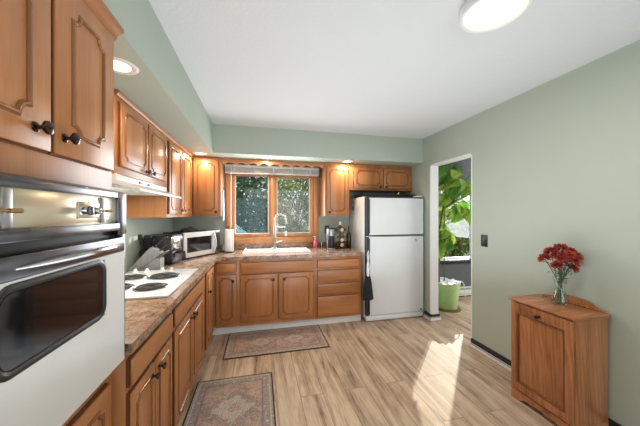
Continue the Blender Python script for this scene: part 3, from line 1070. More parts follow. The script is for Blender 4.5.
# dark utensil crock with black utensils
t = thing('utensil_crock', 'black utensil crock behind the knife block', 'utensil holder', (-1.03, 2.74, .91))
mb = MB(); mb.lathe([(0, 0), (.055, 0), (.06, .01), (.064, .15), (.06, .15), (.056, .012), (0, .01)], (0, 0, 0), 24); mb.build('crock_body', M['black'], t)
for nm, lb, dx, dy, L, kind in (('spatula', 'black spatula standing leftmost in the dark crock', -.035, -.03, .28, 0), ('ladle', 'black ladle with round end standing in the dark crock', .02, -.01, .275, 1), ('slotted_spoon', 'black slotted spoon standing rightmost in the dark crock', .04, .02, .24, 2)):
    t = thing(nm, lb, 'utensil', (-1.03, 2.74, .91), 0, 'utensils in the black crock')
    e = Vector((dx * 1.3, dy, L)); b = Vector((-dx * .3, -dy * .3, .014))
    mb = MB(); mb.tube([b, b.lerp(e, .6), e], [.004, .005, .006], 8); mb.build('handle', M['black'], t)
    mb = MB()
    if kind == 1:
        mb.lathe([(0, -.018), (.014, -.012), (.019, 0), (.014, .012), (0, .018)], tuple(e), 14)
    elif kind == 0:
        mb.box(e.x - .02, e.x + .02, e.y - .004, e.y + .004, e.z - .03, e.z + .025, .004)
    else:
        mb.lathe([(0, -.022), (.013, -.012), (.015, 0), (.012, .014), (0, .022)], tuple(e), 12)
    mb.build('head', M['black'], t)

t = thing('air_fryer', 'black air fryer with silver front panel and pull handle', 'air fryer', (-.945, 2.90, .91), -14)
mb = MB(); mb.prism([(x, y) for x, y in rrect(-.14, .14, -.14, .14, .06, 6)], 'z', .008, .285, bev=.03); mb.build('fryer_body', M['black'], t)
mb = MB()
for sx in (-.09, .09):
    for sy in (-.09, .09):
        mb.cyl((sx, sy, 0), (sx, sy, .012), .012, 10)
mb.build('foot', M['charcoal'], t)
mb = MB(); mb.box(.115, .148, -.095, .095, .14, .27, .012); mb.build('control_panel', M['chrome'], t)
mb = MB(); mb.box(.115, .15, -.10, .10, .02, .13, .012); dr = mb.build('basket_front', M['pewter'], t)
mb = MB(); mb.tube([(.146, -.0, .115), (.19, 0, .122), (.21, 0, .115), (.214, 0, .05), (.205, 0, .035)], .012, 8, flat=1.4); mb.build('handle', M['charcoal'], dr)

t = thing('microwave', 'stainless steel microwave angled in the corner', 'microwave', (-.6475, 3.2505, .91), 57.0)
w, dpt, hh = .55, .29, .275
mb = MB(); mb.box(-w / 2, w / 2, .012, dpt, .018, hh + .015, .006); mb.build('case', M['black'], t)
mb = MB()
for sx in (-.22, .22):
    for sy in (.05, .24):
        mb.cyl((sx, sy, 0), (sx, sy, .02), .014, 10)
mb.build('foot', M['black'], t)
mb = MB(); x1 = w / 2 - .09
gx0_, gx1_, gz0_, gz1_ = -w / 2 + .045, x1 - .055, .07, .235
mb.box(-w / 2, x1, -.012, .012, .018, gz0_); mb.box(-w / 2, x1, -.012, .012, gz1_, hh + .015); mb.box(-w / 2, gx0_, -.012, .012, gz0_, gz1_); mb.box(gx1_, x1, -.012, .012, gz0_, gz1_)
bmesh.ops.remove_doubles(mb.bm, verts=mb.bm.verts[:], dist=1e-5)
dd = mb.build('microwave_door', M['bright_steel'], t)
mb = MB(); mb.box(gx0_, gx1_, -.009, .01, gz0_, gz1_); mb.build('door_window', M['black_glass'], dd)
mb = MB(); n = 12
mb.tube([(x1 - .025, -.014 - .035 * math.sin(math.pi * k / n) ** .7, .035 + .225 * k / n) for k in range(n + 1)], .0095, 10, flat=1.3); mb.build('handle', M['enamel'], dd)
mb = MB(); mb.box(x1 + .002, w / 2, -.012, .012, .018, hh + .015, .003); pn = mb.build('keypad_panel', M['steel'], t)
mb = MB(); mb.box(x1 + .012, w / 2 - .01, -.0145, -.010, .05, .265, .001); kp = mb.build('keypad', M['black'], pn)
mb = MB(); mb.box(x1 + .02, w / 2 - .018, -.016, -.0143, .235, .255); mb.build('display', M['charcoal'], pn)
mb = MB()
for r_ in range(5):
    for c_ in range(3):
        xx = x1 + .022 + c_ * .018; zz = .08 + r_ * .028
        mb.box(xx, xx + .012, -.016, -.0143, zz, zz + .014)
mb.build('button', M['charcoal'], pn)
# crumpled dark cloth on the microwave
mb = MB()
rng = random.Random(4); nx, ny = 16, 12
V = [[None] * ny for _ in range(nx)]
for i in range(nx):
    for j in range(ny):
        u, v = i / (nx - 1) - .5, j / (ny - 1) - .5
        hgt = .004 + .05 * max(0, 1 - (u * u * 3.2 + v * v * 3.2)) * (.55 + .45 * math.sin(9 * u + 5 * v) * math.cos(11 * v - 3 * u))
        V[i][j] = mb.bm.verts.new((u * .24 + .01 * math.sin(7 * v), v * .15 + .008 * math.sin(9 * u), hgt))
for i in range(nx - 1):
    for j in range(ny - 1):
        mb.bm.faces.new((V[i][j], V[i + 1][j], V[i + 1][j + 1], V[i][j + 1]))
o = mb.build('dish_cloth', M['towel'], ang=180); o.location = (-.80, 3.28, .91 + hh + .0155); o.rotation_euler = (0, 0, R(57))
so = o.modifiers.new('thick', 'SOLIDIFY'); so.thickness = .004; so.offset = 1
tag(o, 'crumpled dark cloth lying on the microwave', 'cloth')

t = thing('paper_towel_holder', 'dark paper towel stand beside the microwave', 'paper towel holder', (-.385, 3.53, .91))
mb = MB(); mb.lathe([(0, 0), (.08, 0), (.082, .005), (.078, .011), (.01, .013), (0, .013)], (0, 0, 0), 28); mb.build('base', M['black'], t)
mb = MB(); mb.cyl((0, 0, .012), (0, 0, .315), .006, 10); mb.lathe([(0, .31), (.009, .313), (.012, .322), (.008, .332), (0, .335)], (0, 0, 0), 12); mb.build('post', M['black'], t)
t = thing('paper_towel_roll', 'white paper towel roll standing on its holder', 'paper towel', (-.385, 3.53, .9245))
mb = MB(); mb.lathe([(.018, 0), (.055, 0), (.057, .004), (.057, .274), (.055, .278), (.018, .278), (.018, 0)], (0, 0, 0), 32); mb.build('roll', M['paper'], t)
mb = MB(); mb.box(.04, .0585, -.0595, -.057, .002, .276); mb.build('loose_sheet', M['paper'], t)
# small grey box between the microwave and the towels
mb = MB(); mb.box(-.03, .03, -.03, .03, 0, .075, .01)
mb.lathe([(0, .075), (.018, .075), (.016, .09), (0, .092)], (0, 0, 0), 14)
o = mb.build('salt_jar', M['steel']); o.location = (-.465, 3.60, .91); tag(o, 'small grey jar between microwave and paper towels', 'jar')

# blue cloth on a hook on the side of the corner cabinet
t = thing('hanging_cloth', 'pale blue cloth hanging on the corner cabinet side by the window', 'cloth', (-.469, 3.56, 1.72))
mb = MB()
n = 8; prof = []
for k in range(n + 1):
    a = k / n
    prof.append((.002 + .012 * (1 + math.sin(a * 14)) / 2, -.075 + .15 * a))
top = [mb.bm.verts.new((x * .5 + .004, y * .5, .0)) for x, y in prof]; bot = [mb.bm.verts.new((x + .004, y, -.40 + .02 * math.sin(6 * y / .15))) for x, y in prof]
for a, b, c, d_ in zip(top, top[1:], bot[1:], bot):
    mb.bm.faces.new((a, b, c, d_))
c = mb.build('cloth', M['blue_towel'], t); so = c.modifiers.new('thick', 'SOLIDIFY'); so.thickness = .004; so.offset = 1
mb = MB(); mb.tube([(.0005, 0, .03), (.012, 0, .03), (.016, 0, .0), (.01, 0, -.012)], .004, 8); mb.build('hook', M['black'], t)

# ================================================================== COUNTER THINGS, RIGHT
t = thing('coffee_maker', 'slim silver and black coffee maker right of the window', 'coffee maker', (.965, 3.50, .91))
mb = MB(); mb.lathe([(0, 0), (.062, 0), (.064, .006), (.06, .02), (0, .02)], (0, -.02, 0), 28); mb.build('base', M['steel'], t)
mb = MB(); mb.prism(rrect(-.05, .05, .005, .09, .03, 6), 'z', .02, .285, bev=.004); mb.prism(rrect(-.055, .055, -.075, .09, .045, 6), 'z', .19, .28, bev=.006); mb.build('housing', M['steel'], t)
mb = MB(); mb.prism(rrect(-.043, .043, -.07, .006, .035, 6), 'z', .022, .188, bev=.003); mb.build('brew_bay', M['black'], t)
mb = MB(); mb.prism(rrect(-.05, .06, -.07, .085, .04, 6), 'z', .281, .30, bev=.006); mb.build('lid', M['charcoal'], t)

t = thing('pod_carousel', 'black wire carousel of coffee pods beside the refrigerator', 'pod carousel', (1.125, 3.56, .91))
mb = MB(); mb.lathe([(0, 0), (.088, 0), (.09, .006), (.085, .012), (0, .014)], (0, 0, 0), 28); mb.build('base', M['black'], t)
mb = MB(); mb.cyl((0, 0, .012), (0, 0, .335), .007, 10)
for a in range(6):
    ca, sa = math.cos(R(60 * a + 30)), math.sin(R(60 * a + 30))
    mb.tube([(.05 * ca, .05 * sa, .012), (.05 * ca, .05 * sa, .30), (.0, .0, .325)], .0025, 6)
for z in (.02, .095, .165, .235, .298):
    mb.tube([(.052 * math.cos(R(12 * k)), .052 * math.sin(R(12 * k)), z) for k in range(30)], .002, 6, closed=True)
mb.build('wire_frame', M['black'], t)
mb = MB(); mb.lathe([(0, .333), (.014, .335), (.019, .348), (.019, .372), (.012, .382), (0, .384)], (0, 0, 0), 16); mb.build('finial', M['white_trim'], t)
podm = MB(); Mp = Matrix.Rotation(R(90), 3, 'Y'); podm.lathe([(0, 0), (.0165, 0), (.0225, .038), (.0255, .038), (.0255, .041), (0, .041)], (0, 0, 0), 18, Mp)
pod = podm.build('coffee_pod', M['bin_pod_a'])
podm2 = MB(); podm2.lathe([(0, 0), (.0165, 0), (.0225, .038), (.0255, .038), (.0255, .041), (0, .041)], (0, 0, 0), 18, Mp)
pod2 = podm2.build('coffee_pod', M['bin_pod_b'])
first = [True, True]
rowname = ('bottom', 'second', 'third', 'top')
colname = {-150: 'far left', -90: 'left front', -30: 'right front'}
for lv in range(4):
    for a in (-150, -90, -30):
        k = 1 if (lv + (a == -90)) % 3 == 0 else 0
        src = (pod, pod2)[k]
        if first[k]:
            o = src; first[k] = False
        else:
            o = src.copy(); COL.objects.link(o)
        ca, sa = math.cos(R(a)), math.sin(R(a))
        o.location = (1.125 + .047 * ca, 3.56 + .047 * sa, .91 + .0575 + .0708 * lv)
        o.rotation_euler = (0, 0, R(a))
        tag(o, '%s coffee pod in the %s row, %s column of the carousel' % ('brown' if k else 'cream', rowname[lv], colname[a]), 'coffee pod', 'coffee pods in the carousel')
t = thing('dark_bottle', 'dark slim bottle between pod carousel and refrigerator', 'bottle', (1.245, 3.53, .91))
mb = MB(); mb.lathe([(0, 0), (.03, 0), (.034, .006), (.034, .19), (.028, .215), (.012, .24), (.011, .29), (0, .29)], (0, 0, 0), 22); mb.build('bottle_body', M['black_glass'], t)
mb = MB(); mb.lathe([(0, .2905), (.013, .2905), (.013, .32), (0, .322)], (0, 0, 0), 16); mb.build('cap', M['charcoal'], t)
t = thing('wall_outlet', 'black power outlet plate on the wall behind the coffee maker', 'outlet', (.985, YB, 1.17))
mb = MB(); mb.box(-.037, .037, -.006, 0, -.058, .058, .003); mb.build('cover_plate', M['black'], t)
mb = MB()
for z in (-.022, .022):
    mb.box(-.018, .018, -.009, -.006, z - .015, z + .015, .004)
mb.build('socket', M['charcoal'], t)

# ================================================================== REFRIGERATOR
FX0, FX1, FYf = 1.335, 2.172, 3.12
t = thing('refrigerator', 'white top-freezer refrigerator with black side trim', 'refrigerator', ((FX0 + FX1) / 2, 3.45, 0))
def L(x): return x - (FX0 + FX1) / 2
cy = 3.45
mb = MB(); mb.box(L(FX0), L(FX1), 3.185 - cy, 3.765 - cy, .03, 1.632, .008); mb.build('cabinet_shell', M['fridge'], t)
mb = MB(); mb.box(L(FX0) + .01, L(FX1) - .01, 3.172 - cy, 3.19 - cy, .07, 1.615); mb.build('door_gasket', M['charcoal'], t)
for nm, za, zb in (('freezer_door', 1.128, 1.615), ('fridge_door', .085, 1.105)):
    mb = MB(); mb.box(L(FX0) + .042, L(FX1), FYf - cy, 3.172 - cy, za, zb, .008, seg=3); d = mb.build(nm, M['fridge'], t)
    mb = MB(); mb.box(L(FX0) + .003, L(FX0) + .0415, FYf - .004 - cy, 3.172 - cy, za, zb, .004); h = mb.build('handle_rail', M['charcoal'], d)
    mb = MB(); mb.box(L(FX0) + .024, L(FX0) + .046, FYf - .022 - cy, FYf - .0045 - cy, za + .02, zb - .02, .006); mb.build('handle_grip', M['black'], d)
    mb = MB(); mb.box(L(FX0) + .003, L(FX1), FYf - .002 - cy, 3.165 - cy, (zb + .0005) if nm[1] == 'r' and za > 1 else zb + .0005, zb + .012, .003); mb.build('edge_trim', M['charcoal'] if za > 1 else M['steel'], d)
    if za < 1:
        mb = MB(); mb.lathe([(0, 0), (.012, 0), (.012, .002), (0, .003)], (L(FX1) - .115, FYf - cy, 1.055), 16, Matrix.Rotation(R(90), 3, 'X')); mb.tube([(L(FX1) - .12, FYf - .004 - cy, 1.03), (L(FX1) - .112, FYf - .004 - cy, 1.036), (L(FX1) - .108, FYf - .004 - cy, 1.05)], .002, 6); mb.build('emblem', M['steel'], d)
mb = MB(); mb.box(L(FX0) + .005, L(FX1) - .003, 3.13 - cy, 3.19 - cy, .012, .078, .006); g = mb.build('kick_grille', M['fridge'], t)
mb = MB()
for x in (L(FX0) + .06, L(FX1) - .05):
    mb.cyl((x - .015, 3.15 - cy, .014), (x + .015, 3.15 - cy, .014), .014, 12)
for x in (L(FX0) + .06, L(FX1) - .06):
    mb.cyl((x, 3.6 - cy, 0), (x, 3.6 - cy, .03), .02, 12)
mb.build('foot', M['charcoal'], t)
mb = MB(); mb.box(L(FX1) - .10, L(FX1) - .005, 3.13 - cy, 3.22 - cy, 1.632, 1.65, .004); mb.build('hinge_cover', M['fridge'], t)
mb = MB(); mb.box(L(FX1) - .05, L(FX1) - .028, FYf - .004 - cy, FYf - cy, .10, .125, .002); mb.build('door_stop', M['charcoal'], t)
for (y, z, s, mt, lb) in ((3.58, 1.565, .05, 'gold', 'round yellow magnet, upper one on the refrigerator side'), (3.60, 1.485, .045, 'black', 'small black magnet, lower one on the refrigerator side')):
    mb = MB()
    if mt == 'gold':
        mb.lathe([(0, 0), (s / 2, 0), (s / 2 - .002, .004), (0, .005)], (0, 0, 0), 18, Matrix.Rotation(R(-90), 3, 'Y'))
    else:
        mb.box(-.005, 0, -s / 2, s / 2, -s * .7, s * .7, .002)
    o = mb.build('fridge_magnet', M[mt]); o.location = (FX0, y, z); tag(o, lb, 'magnet', 'magnets on the refrigerator side')
# on top of the fridge
t = thing('serving_tray', 'long black tray on top of the refrigerator', 'tray', (1.74, 3.33, 1.632))
mb = MB(); mb.box(-.40, .40, -.09, .24, 0, .008, .002); mb.build('tray_bottom', M['black'], t)
mb = MB()
for a in ((-.40, .40, -.09, -.08), (-.40, .40, .23, .24), (-.40, -.39, -.08, .23), (.39, .40, -.08, .23)):
    mb.box(*a, .008, .042)
mb.build('tray_rim', M['black'], t)
t = thing('wire_rack', 'black wire cooling rack lying on the tray over the refrigerator', 'rack', (1.60, 3.36, 1.64))
mb = MB()
for k in range(13):
    x = -.20 + .033 * k
    mb.tube([(x, -.05, .001), (x, -.055, .068), (x, .10, .072), (x, .105, .001)], .0028, 6)
mb.build('wires', M['black'], t)
mb = MB()
for y, z in ((-.055, .068), (.10, .072), (-.05, .004), (.105, .004), (.02, .070)):
    mb.cyl((-.21, y, z), (.205, y, z), .0036, 6)
mb.build('rails', M['black'], t)
mb = MB(); mb.lathe([(0, 0), (.016, 0), (.018, .01), (.018, .045), (.012, .055), (.009, .056), (.009, .07), (0, .071)], (0, 0, 0), 16)
o = mb.build('brass_bottle', M['gold']); o.location = (1.90, 3.30, 1.6403); tag(o, 'tiny brass coloured bottle on the tray over the refrigerator', 'bottle')
# towel on the handle
t = thing('dish_towel', 'charcoal towel hanging by a white loop from the refrigerator handle', 'towel', (1.335, 3.064, .62))
mb = MB()
n, mrow = 20, 6
rows = []
for j in range(mrow + 1):
    v = j / mrow
    row = []
    for i in range(n):
        a = 2 * math.pi * i / n
        wd = .030 + .040 * v ** .6; dp = .012 + .003 * math.sin(3 * a) * v
        fold = 1 + .14 * v * math.sin(5 * a + .6)
        row.append(mb.bm.verts.new((wd * math.cos(a) * fold, -.004 + dp * math.sin(a) * fold * (.85 + .1 * v), .0 - .30 * v + .012 * v * math.sin(2 * a))))
    rows.append(row)
for ra, rb in zip(rows, rows[1:]):
    for i in range(n):
        mb.bm.faces.new((ra[i], ra[(i + 1) % n], rb[(i + 1) % n], rb[i]))
mb.bm.faces.new(rows[0][::-1]); mb.bm.faces.new(rows[-1])
mb.build('towel_cloth', M['towel'], t, ang=80)
mb = MB(); mb.tube([(.0, -.004, -.005), (-.008, -.006, .06), (-.013, -.008, .13), (.0, -.011, .20), (.012, -.008, .27), (.004, -.008, .32), (-.012, -.009, .27), (.0, -.005, .20), (.012, -.004, .12), (.004, -.004, .02)], [.016, .013, .009, .008, .006, .006, .006, .008, .009, .013], 8); mb.build('crochet_loop', M['paper'], t)

# ================================================================== WINDOW BLIND, LIGHTS, SWITCH
t = thing('window_blind', 'white slatted blind drawn up at the top of the window', 'blind', (.19, 3.70, 0))
mb = MB(); mb.box(-.65, .65, -.03, .035, 2.035, 2.072, .004); mb.build('headrail', M['blind'], t)
mb = MB()
for k in range(7):
    z = 1.975 + .0085 * k
    mb.box(-.645, .645, -.026, .026, z, z + .004)
mb.build('slat_stack', M['blind_grey'], t)
mb = MB(); mb.box(-.645, .645, -.027, .027, 1.953, 1.972, .004); mb.build('bottom_rail', M['blind'], t)
for x in (-.52, -.26, 0, .26, .52):
    mb = MB(); mb.box(x - .006, x + .006, -.0305, -.0285, 1.955, 2.037); mb.build('ladder_tape', M['blind'], t)
mb = MB(); mb.cyl((-.565, -.034, 2.04), (-.565, -.034, 1.22), .0055, 8); mb.build('wand', M['white_trim'], t)

t = thing('ceiling_light', 'large round flush ceiling light', 'ceiling light', (1.115, 1.04, ZC))
mb = MB(); mb.lathe([(0, 0), (.145, 0), (.151, -.012), (.151, -.045), (.145, -.055), (.135, -.056), (.133, -.048), (0, -.048)], (0, 0, 0), 48); mb.build('rim', M['white_trim'], t)
mb = MB(); mb.lathe([(.133, -.049), (.115, -.060), (.08, -.067), (0, -.069)], (0, 0, 0), 48); mb.build('diffuser', M['glow'], t)
lamp('ceiling_light_lamp', 'AREA', (1.115, 1.04, ZC - .075), 10, (1.0, .93, .84), .3, aim=(0, 0, -1))
spots = ((-.655, 1.42, 'recessed ceiling light in the soffit beside the tall cabinet', 5), (-.68, 3.27, 'recessed ceiling light in the soffit corner left of the window', 4.5), (.09, 3.31, 'recessed ceiling light in the soffit over the sink', 4.5), (1.146, 3.32, 'recessed ceiling light in the soffit near the refrigerator', 4.5))
t0 = None
for x, y, lb, e in spots:
    if t0 is None:
        t0 = t = thing('recessed_light', lb, 'ceiling light', (x, y, 2.11), 0, 'recessed lights in the soffit')
        mb = MB(); mb.lathe([(.052, -.002), (.062, -.007), (.076, -.005), (.082, 0), (.052, 0)], (0, 0, 0), 32); mb.build('trim_ring', M['white_trim'], t)
        mb = MB(); mb.lathe([(.05, -.0025), (0, -.0032)], (0, 0, 0), 32); mb.build('lens', M['glow_spot'], t)
    else:
        dup(t0, (x, y, 2.11), None, lb)
    lamp('recessed_lamp', 'AREA', (x, y, 2.10), e, (1.0, .84, .64), .09, aim=(0, 0, -1))
t = thing('light_switch', 'black light switch on the wall right of the doorway', 'light switch', (XR, 2.165, 1.135))
mb = MB(); mb.box(-.006, 0, -.038, .038, -.06, .06, .003); mb.build('cover_plate', M['black'], t)
mb = MB(); mb.box(-.010, -.006, -.014, .014, -.03, .03, .002); mb.build('rocker', M['charcoal'], t)

# ================================================================== RUGS
def rug(name, label, cx, cy, a, b, m):
    mb = MB(); mb.prism(rrect(-a, a, -b, b, .012, 3), 'z', .0005, .008, bev=.002)
    o = mb.build(name, M[m]); o.location = (cx, cy, 0); tag(o, label, 'rug'); return o
rug('kitchen_rug', 'faded oriental rug lying in front of the sink cabinets', .187, 2.915, .535, .28, 'rug_a')
rug('kitchen_rug', 'blue-grey oriental runner nearest the camera beside the left cabinets', -.197, 1.73, .304, .6, 'rug_b')

# ================================================================== OAK TILT-OUT CABINET, VASE
CX0, CX1, CY0, CY1, CH = 1.905, 2.185, 1.205, 1.616, .765
t = thing('oak_cabinet', 'small oak cabinet with one panelled door by the right wall', 'cabinet', (CX0, (CY0 + CY1) / 2, 0), -90)
# local: x along -Y world? rotation -90: local x -> -Y, local y -> +X ; front faces local -y
hw2 = (CY1 - CY0) / 2; dp = CX1 - CX0
mb = MB(); mb.box(-hw2, hw2, 0, dp, .07, CH - .02, .002); mb.build('cabinet_body', M['oak_v'], t)
def skirt(x0, x1):
    P = [(x0, .075), (x0, 0), (x0 + .05, 0)]
    n = 20; a, b = x0 + .05, x1 - .05
    for k in range(1, n):
        s = k / n
        P.append((a + (b - a) * s, .028 * min(1, 4 * s, 4 * (1 - s)) + .010 * math.sin(3 * math.pi * s) ** 2))
    return P + [(x1 - .05, 0), (x1, 0), (x1, .075)]
mb = MB(); mb.prism(skirt(-hw2, hw2), 'y', -.012, .004); mb.box(-hw2, -hw2 + .016, .004, dp, 0, .07); mb.box(hw2 - .016, hw2, .004, dp, 0, .07); mb.build('skirt', M['oak_h'], t)
mb = MB()
z0, z1 = .085, CH - .03
fw = .048
mb.box(-hw2 + .004, -hw2 + .004 + fw, -.02, -.0005, z0, z1, .003); mb.box(hw2 - .004 - fw, hw2 - .004, -.02, -.0005, z0, z1, .003)
mb.box(-hw2 + .004 + fw, hw2 - .004 - fw, -.02, -.0005, z1 - .075, z1, .003); mb.box(-hw2 + .004 + fw, hw2 - .004 - fw, -.02, -.0005, z0, z0 + .06, .003)
d = mb.build('door', M['oak_v'], t)
px0, px1, pz0, pz1 = -hw2 + .052, hw2 - .052, z0 + .06, z1 - .075
mb = MB()
ring_ = [(px0, -.005, pz0), (px1, -.005, pz0), (px1, -.005, pz1), (px0, -.005, pz1)]
g = .02
inn = [(px0 + g, -.013, pz0 + g), (px1 - g, -.013, pz0 + g), (px1 - g, -.013, pz1 - g), (px0 + g, -.013, pz1 - g)]
back = [(p[0], -.002, p[2]) for p in ring_]
for i in range(4):
    j = (i + 1) % 4
    mb.face([ring_[i], ring_[j], inn[j], inn[i]]); mb.face([back[i], back[j], ring_[j], ring_[i]])
mb.face(inn); mb.face(back[::-1])
bmesh.ops.remove_doubles(mb.bm, verts=mb.bm.verts[:], dist=1e-5)
mb.build('raised_panel', M['oak_v'], d)
mb = MB(); mb.moulding([(px0, pz0), (px1, pz0), (px1, pz1), (px0, pz1)], -.019, [(-.006, -.016), (-.006, .0005), (-.003, .004), (.003, .003), (.005, -.002)]); mb.build('panel_moulding', M['oak_d'], d)
knob(d, 0, -.02, z1 - .045, .9)
mb = MB(); mb.prism(rrect(-hw2 - .014, hw2 + .014, -.030, dp + .004, .012, 3), 'z', CH - .02, CH, bev=.006); mb.build('top', M['oak_h'], t)
mb = MB(); n = 28; P = [(-hw2 + .02, CH), (hw2 - .0, CH)]
top = []
for k in range(n + 1):
    s = k / n
    x = hw2 - (2 * hw2 - .02) * s
    u_ = abs(2 * s - 1)
    z = CH + .008 + .042 * (1 / (1 + math.exp((u_ - .62) * 14)))
    top.append((x, z))
mb.prism(P + top, 'y', dp - .016, dp + .002, bev=.002); mb.build('back_rail', M['oak_h'], t)

VX, VY = 2.065, 1.40
t = thing('flower_vase', 'clear glass vase standing on the oak cabinet', 'vase', (VX, VY, CH))
outer = [(0, .0005), (.044, .0005), (.049, .008), (.050, .03), (.044, .06), (.030, .10), (.027, .12), (.031, .15), (.042, .195)]
inner = [(.040, .194), (.0285, .15), (.0245, .12), (.0275, .10), (.041, .06), (.047, .03), (.045, .014), (0, .012)]
mb = MB(); mb.lathe(outer + inner, (0, 0, 0), 32); mb.build('glass', M['vase_glass'], t, ang=60)
mb = MB(); mb.lathe([(0, .0125), (.0445, .0145), (.0465, .03), (.0405, .06), (.030, .09), (0, .09)], (0, 0, 0), 28); mb.build('water', M['water'], t, ang=60)

def bloom(mb, c, axis, r, n=64, seed=0):
    rg = random.Random(seed)
    q = Vector((0, 0, 1)).rotation_difference(axis)
    for i in range(n):
        f = (i + .5) / n
        th_ = math.acos(1 - f * 1.45)          # opens a little past flat
        ph = i * 2.39996
        dv = Vector((math.sin(th_) * math.cos(ph), math.sin(th_) * math.sin(ph), math.cos(th_) * .95))
        dv += Vector((rg.uniform(-.1, .1), rg.uniform(-.1, .1), rg.uniform(-.1, .1)))
        dv = q @ dv
        ln = r * (.62 + .42 * f) * rg.uniform(.88, 1.12)
        side = dv.cross(Vector((rg.uniform(-1, 1), rg.uniform(-1, 1), rg.uniform(-1, 1)))).normalized()
        up = side.cross(dv).normalized()
        wd = r * .12
        p0, p1, p2 = c + dv * r * .08, c + dv * ln * .6, c + dv * ln
        a = mb.bm.verts.new(p0); b1 = mb.bm.verts.new(p1 + side * wd); b2 = mb.bm.verts.new(p1 - side * wd); cc = mb.bm.verts.new(p2 + up * wd * .4); m_ = mb.bm.verts.new(p1 - up * wd * .5)
        for tri in ((a, b1, m_), (a, m_, b2), (b1, cc, m_), (m_, cc, b2)):
            mb.bm.faces.new(tri)

flowers = [  # offset of the bloom from the vase base, radius, petal, label
    ((-.085, .045, .325), .052, 'petal', 'red chrysanthemum leaning out at the far left of the bouquet'),
    ((.105, -.03, .345), .050, 'petal_o', 'orange-red chrysanthemum reaching out at the far right of the bouquet'),
    ((.01, .0, .40), .055, 'petal', 'topmost red chrysanthemum of the bouquet'),
    ((-.04, -.04, .345), .054, 'petal', 'red chrysanthemum front left of the middle of the bouquet'),
    ((.03, -.06, .315), .052, 'petal', 'low red chrysanthemum at the front of the bouquet'),
    ((.062, -.02, .375), .052, 'petal', 'red chrysanthemum upper right beside the topmost bloom'),
    ((-.045, .03, .375), .052, 'petal', 'red chrysanthemum upper left beside the topmost bloom'),
    ((-.05, -.015, .285), .046, 'petal', 'lowest red chrysanthemum on the left side of the bouquet'),
    ((.07, .03, .305), .048, 'petal_o', 'rusty chrysanthemum behind on the right side of the bouquet'),
    ((.005, -.05, .365), .05, 'petal_o', 'orange-tinged chrysanthemum in the very middle of the bouquet'),
    ((.03, .04, .34), .052, 'petal', 'red chrysanthemum at the back of the bouquet nearest the wall'),
    ((.055, -.045, .265), .044, 'petal', 'lowest red chrysanthemum on the right side of the bouquet'),
]
for i, ((dx, dy, dz), r, pm, lb) in enumerate(flowers):
    t = thing('chrysanthemum', lb, 'flower', (VX, VY, CH), 0, 'chrysanthemums in the vase')
    a = 2.4 * i
    foot = Vector((.018 * math.cos(a), .018 * math.sin(a), .02)); neck = Vector((.010 * math.cos(a + .5), .010 * math.sin(a + .5), .13)); head = Vector((dx, dy, dz))
    ax = (head - Vector((0, 0, .19))).normalized()
    c1 = neck.lerp(head, .5) + Vector((0, 0, .01))
    mb = MB(); mb.tube([foot, neck, c1, head - ax * r * .3], .0028, 6); mb.build('stem', M['green_stem'], t)
    mb = MB(); bloom(mb, head, ax, r, 96, i); mb.build('bloom', M[pm], t, smooth=False, recalc=False)
    mb = MB(); rg = random.Random(50 + i)
    for k in range(6):
        s = rg.uniform(.15, .85); p = neck.lerp(head, s); dv = Vector((rg.uniform(-1, 1), rg.uniform(-1, 1), rg.uniform(-.2, .5))).normalized(); sd = dv.cross(Vector((0, 0, 1))).normalized() * .007; ln = rg.uniform(.025, .045)
        m_ = p + dv * ln * .5
        vs = [mb.bm.verts.new(q) for q in (p, m_ + sd, p + dv * ln - Vector((0, 0, .006)), m_ - sd)]
        mb.bm.faces.new(vs)
    mb.build('leaves', M['flower_leaf'], t, smooth=False, recalc=False)

# ================================================================== NEXT ROOM: PLANT, HEATER
PX, PY = 2.72, 3.34
t = thing('potted_plant', 'large leafy houseplant in a light green pot in the next room', 'plant', (PX, PY, 0))
mb = MB(); mb.lathe([(0, .012), (.150, .012), (.155, .0), (.19, .0), (.19, .012), (.17, .016), (0, .016)], (0, 0, 0), 32); mb.build('saucer', M['stem'], t)
mb = MB(); mb.lathe([(0, .017), (.135, .017), (.14, .025), (.168, .31), (.176, .315), (.181, .385), (.176, .39), (.168, .385), (.16, .30), (.0, .30)], (0, 0, 0), 40); mb.build('pot', M['pot'], t)
mb = MB(); rg = random.Random(3); n, rr_ = 30, 6
rows = []
for j in range(rr_ + 1):
    rad = .035 + (.172 - .035) * j / rr_ if j < rr_ else .187
    rows.append([mb.bm.verts.new((rad * math.cos(2 * math.pi * k / n), rad * math.sin(2 * math.pi * k / n), .385 + rg.uniform(-.014, .022) + (.008 if j < rr_ else .01))) for k in range(n)])
for ra, rb in zip(rows, rows[1:]):
    for k in range(n):
        mb.bm.faces.new((ra[k], rb[k], rb[(k + 1) % n], ra[(k + 1) % n]))
ln_ = mb.build('pot_liner', M['liner'], t, smooth=False)
so = ln_.modifiers.new('thick', 'SOLIDIFY'); so.thickness = .003
mb = MB(); mb.tube([(-.125, .01, .31), (-.13, .01, .7), (-.12, .02, 1.1), (-.05, .0, 1.6)], [.017, .016, .014, .011], 10); trunk = mb.build('trunk', M['stem'], t)
mb = MB(); mb.tube([(-.035, .015, .31), (-.035, .015, .8), (-.035, .015, 1.25), (-.035, .015, 1.6)], [.007, .007, .007, .006], 8); mb.build('stake', M['green_stem'], t)
mb = MB(); mb.tube([(.13, -.08, .40), (.165, -.10, .415), (.19, -.115, .39), (.20, -.125, .30), (.205, -.13, .20)], .007, 8); mb.build('water_tube', M['liner'], t)


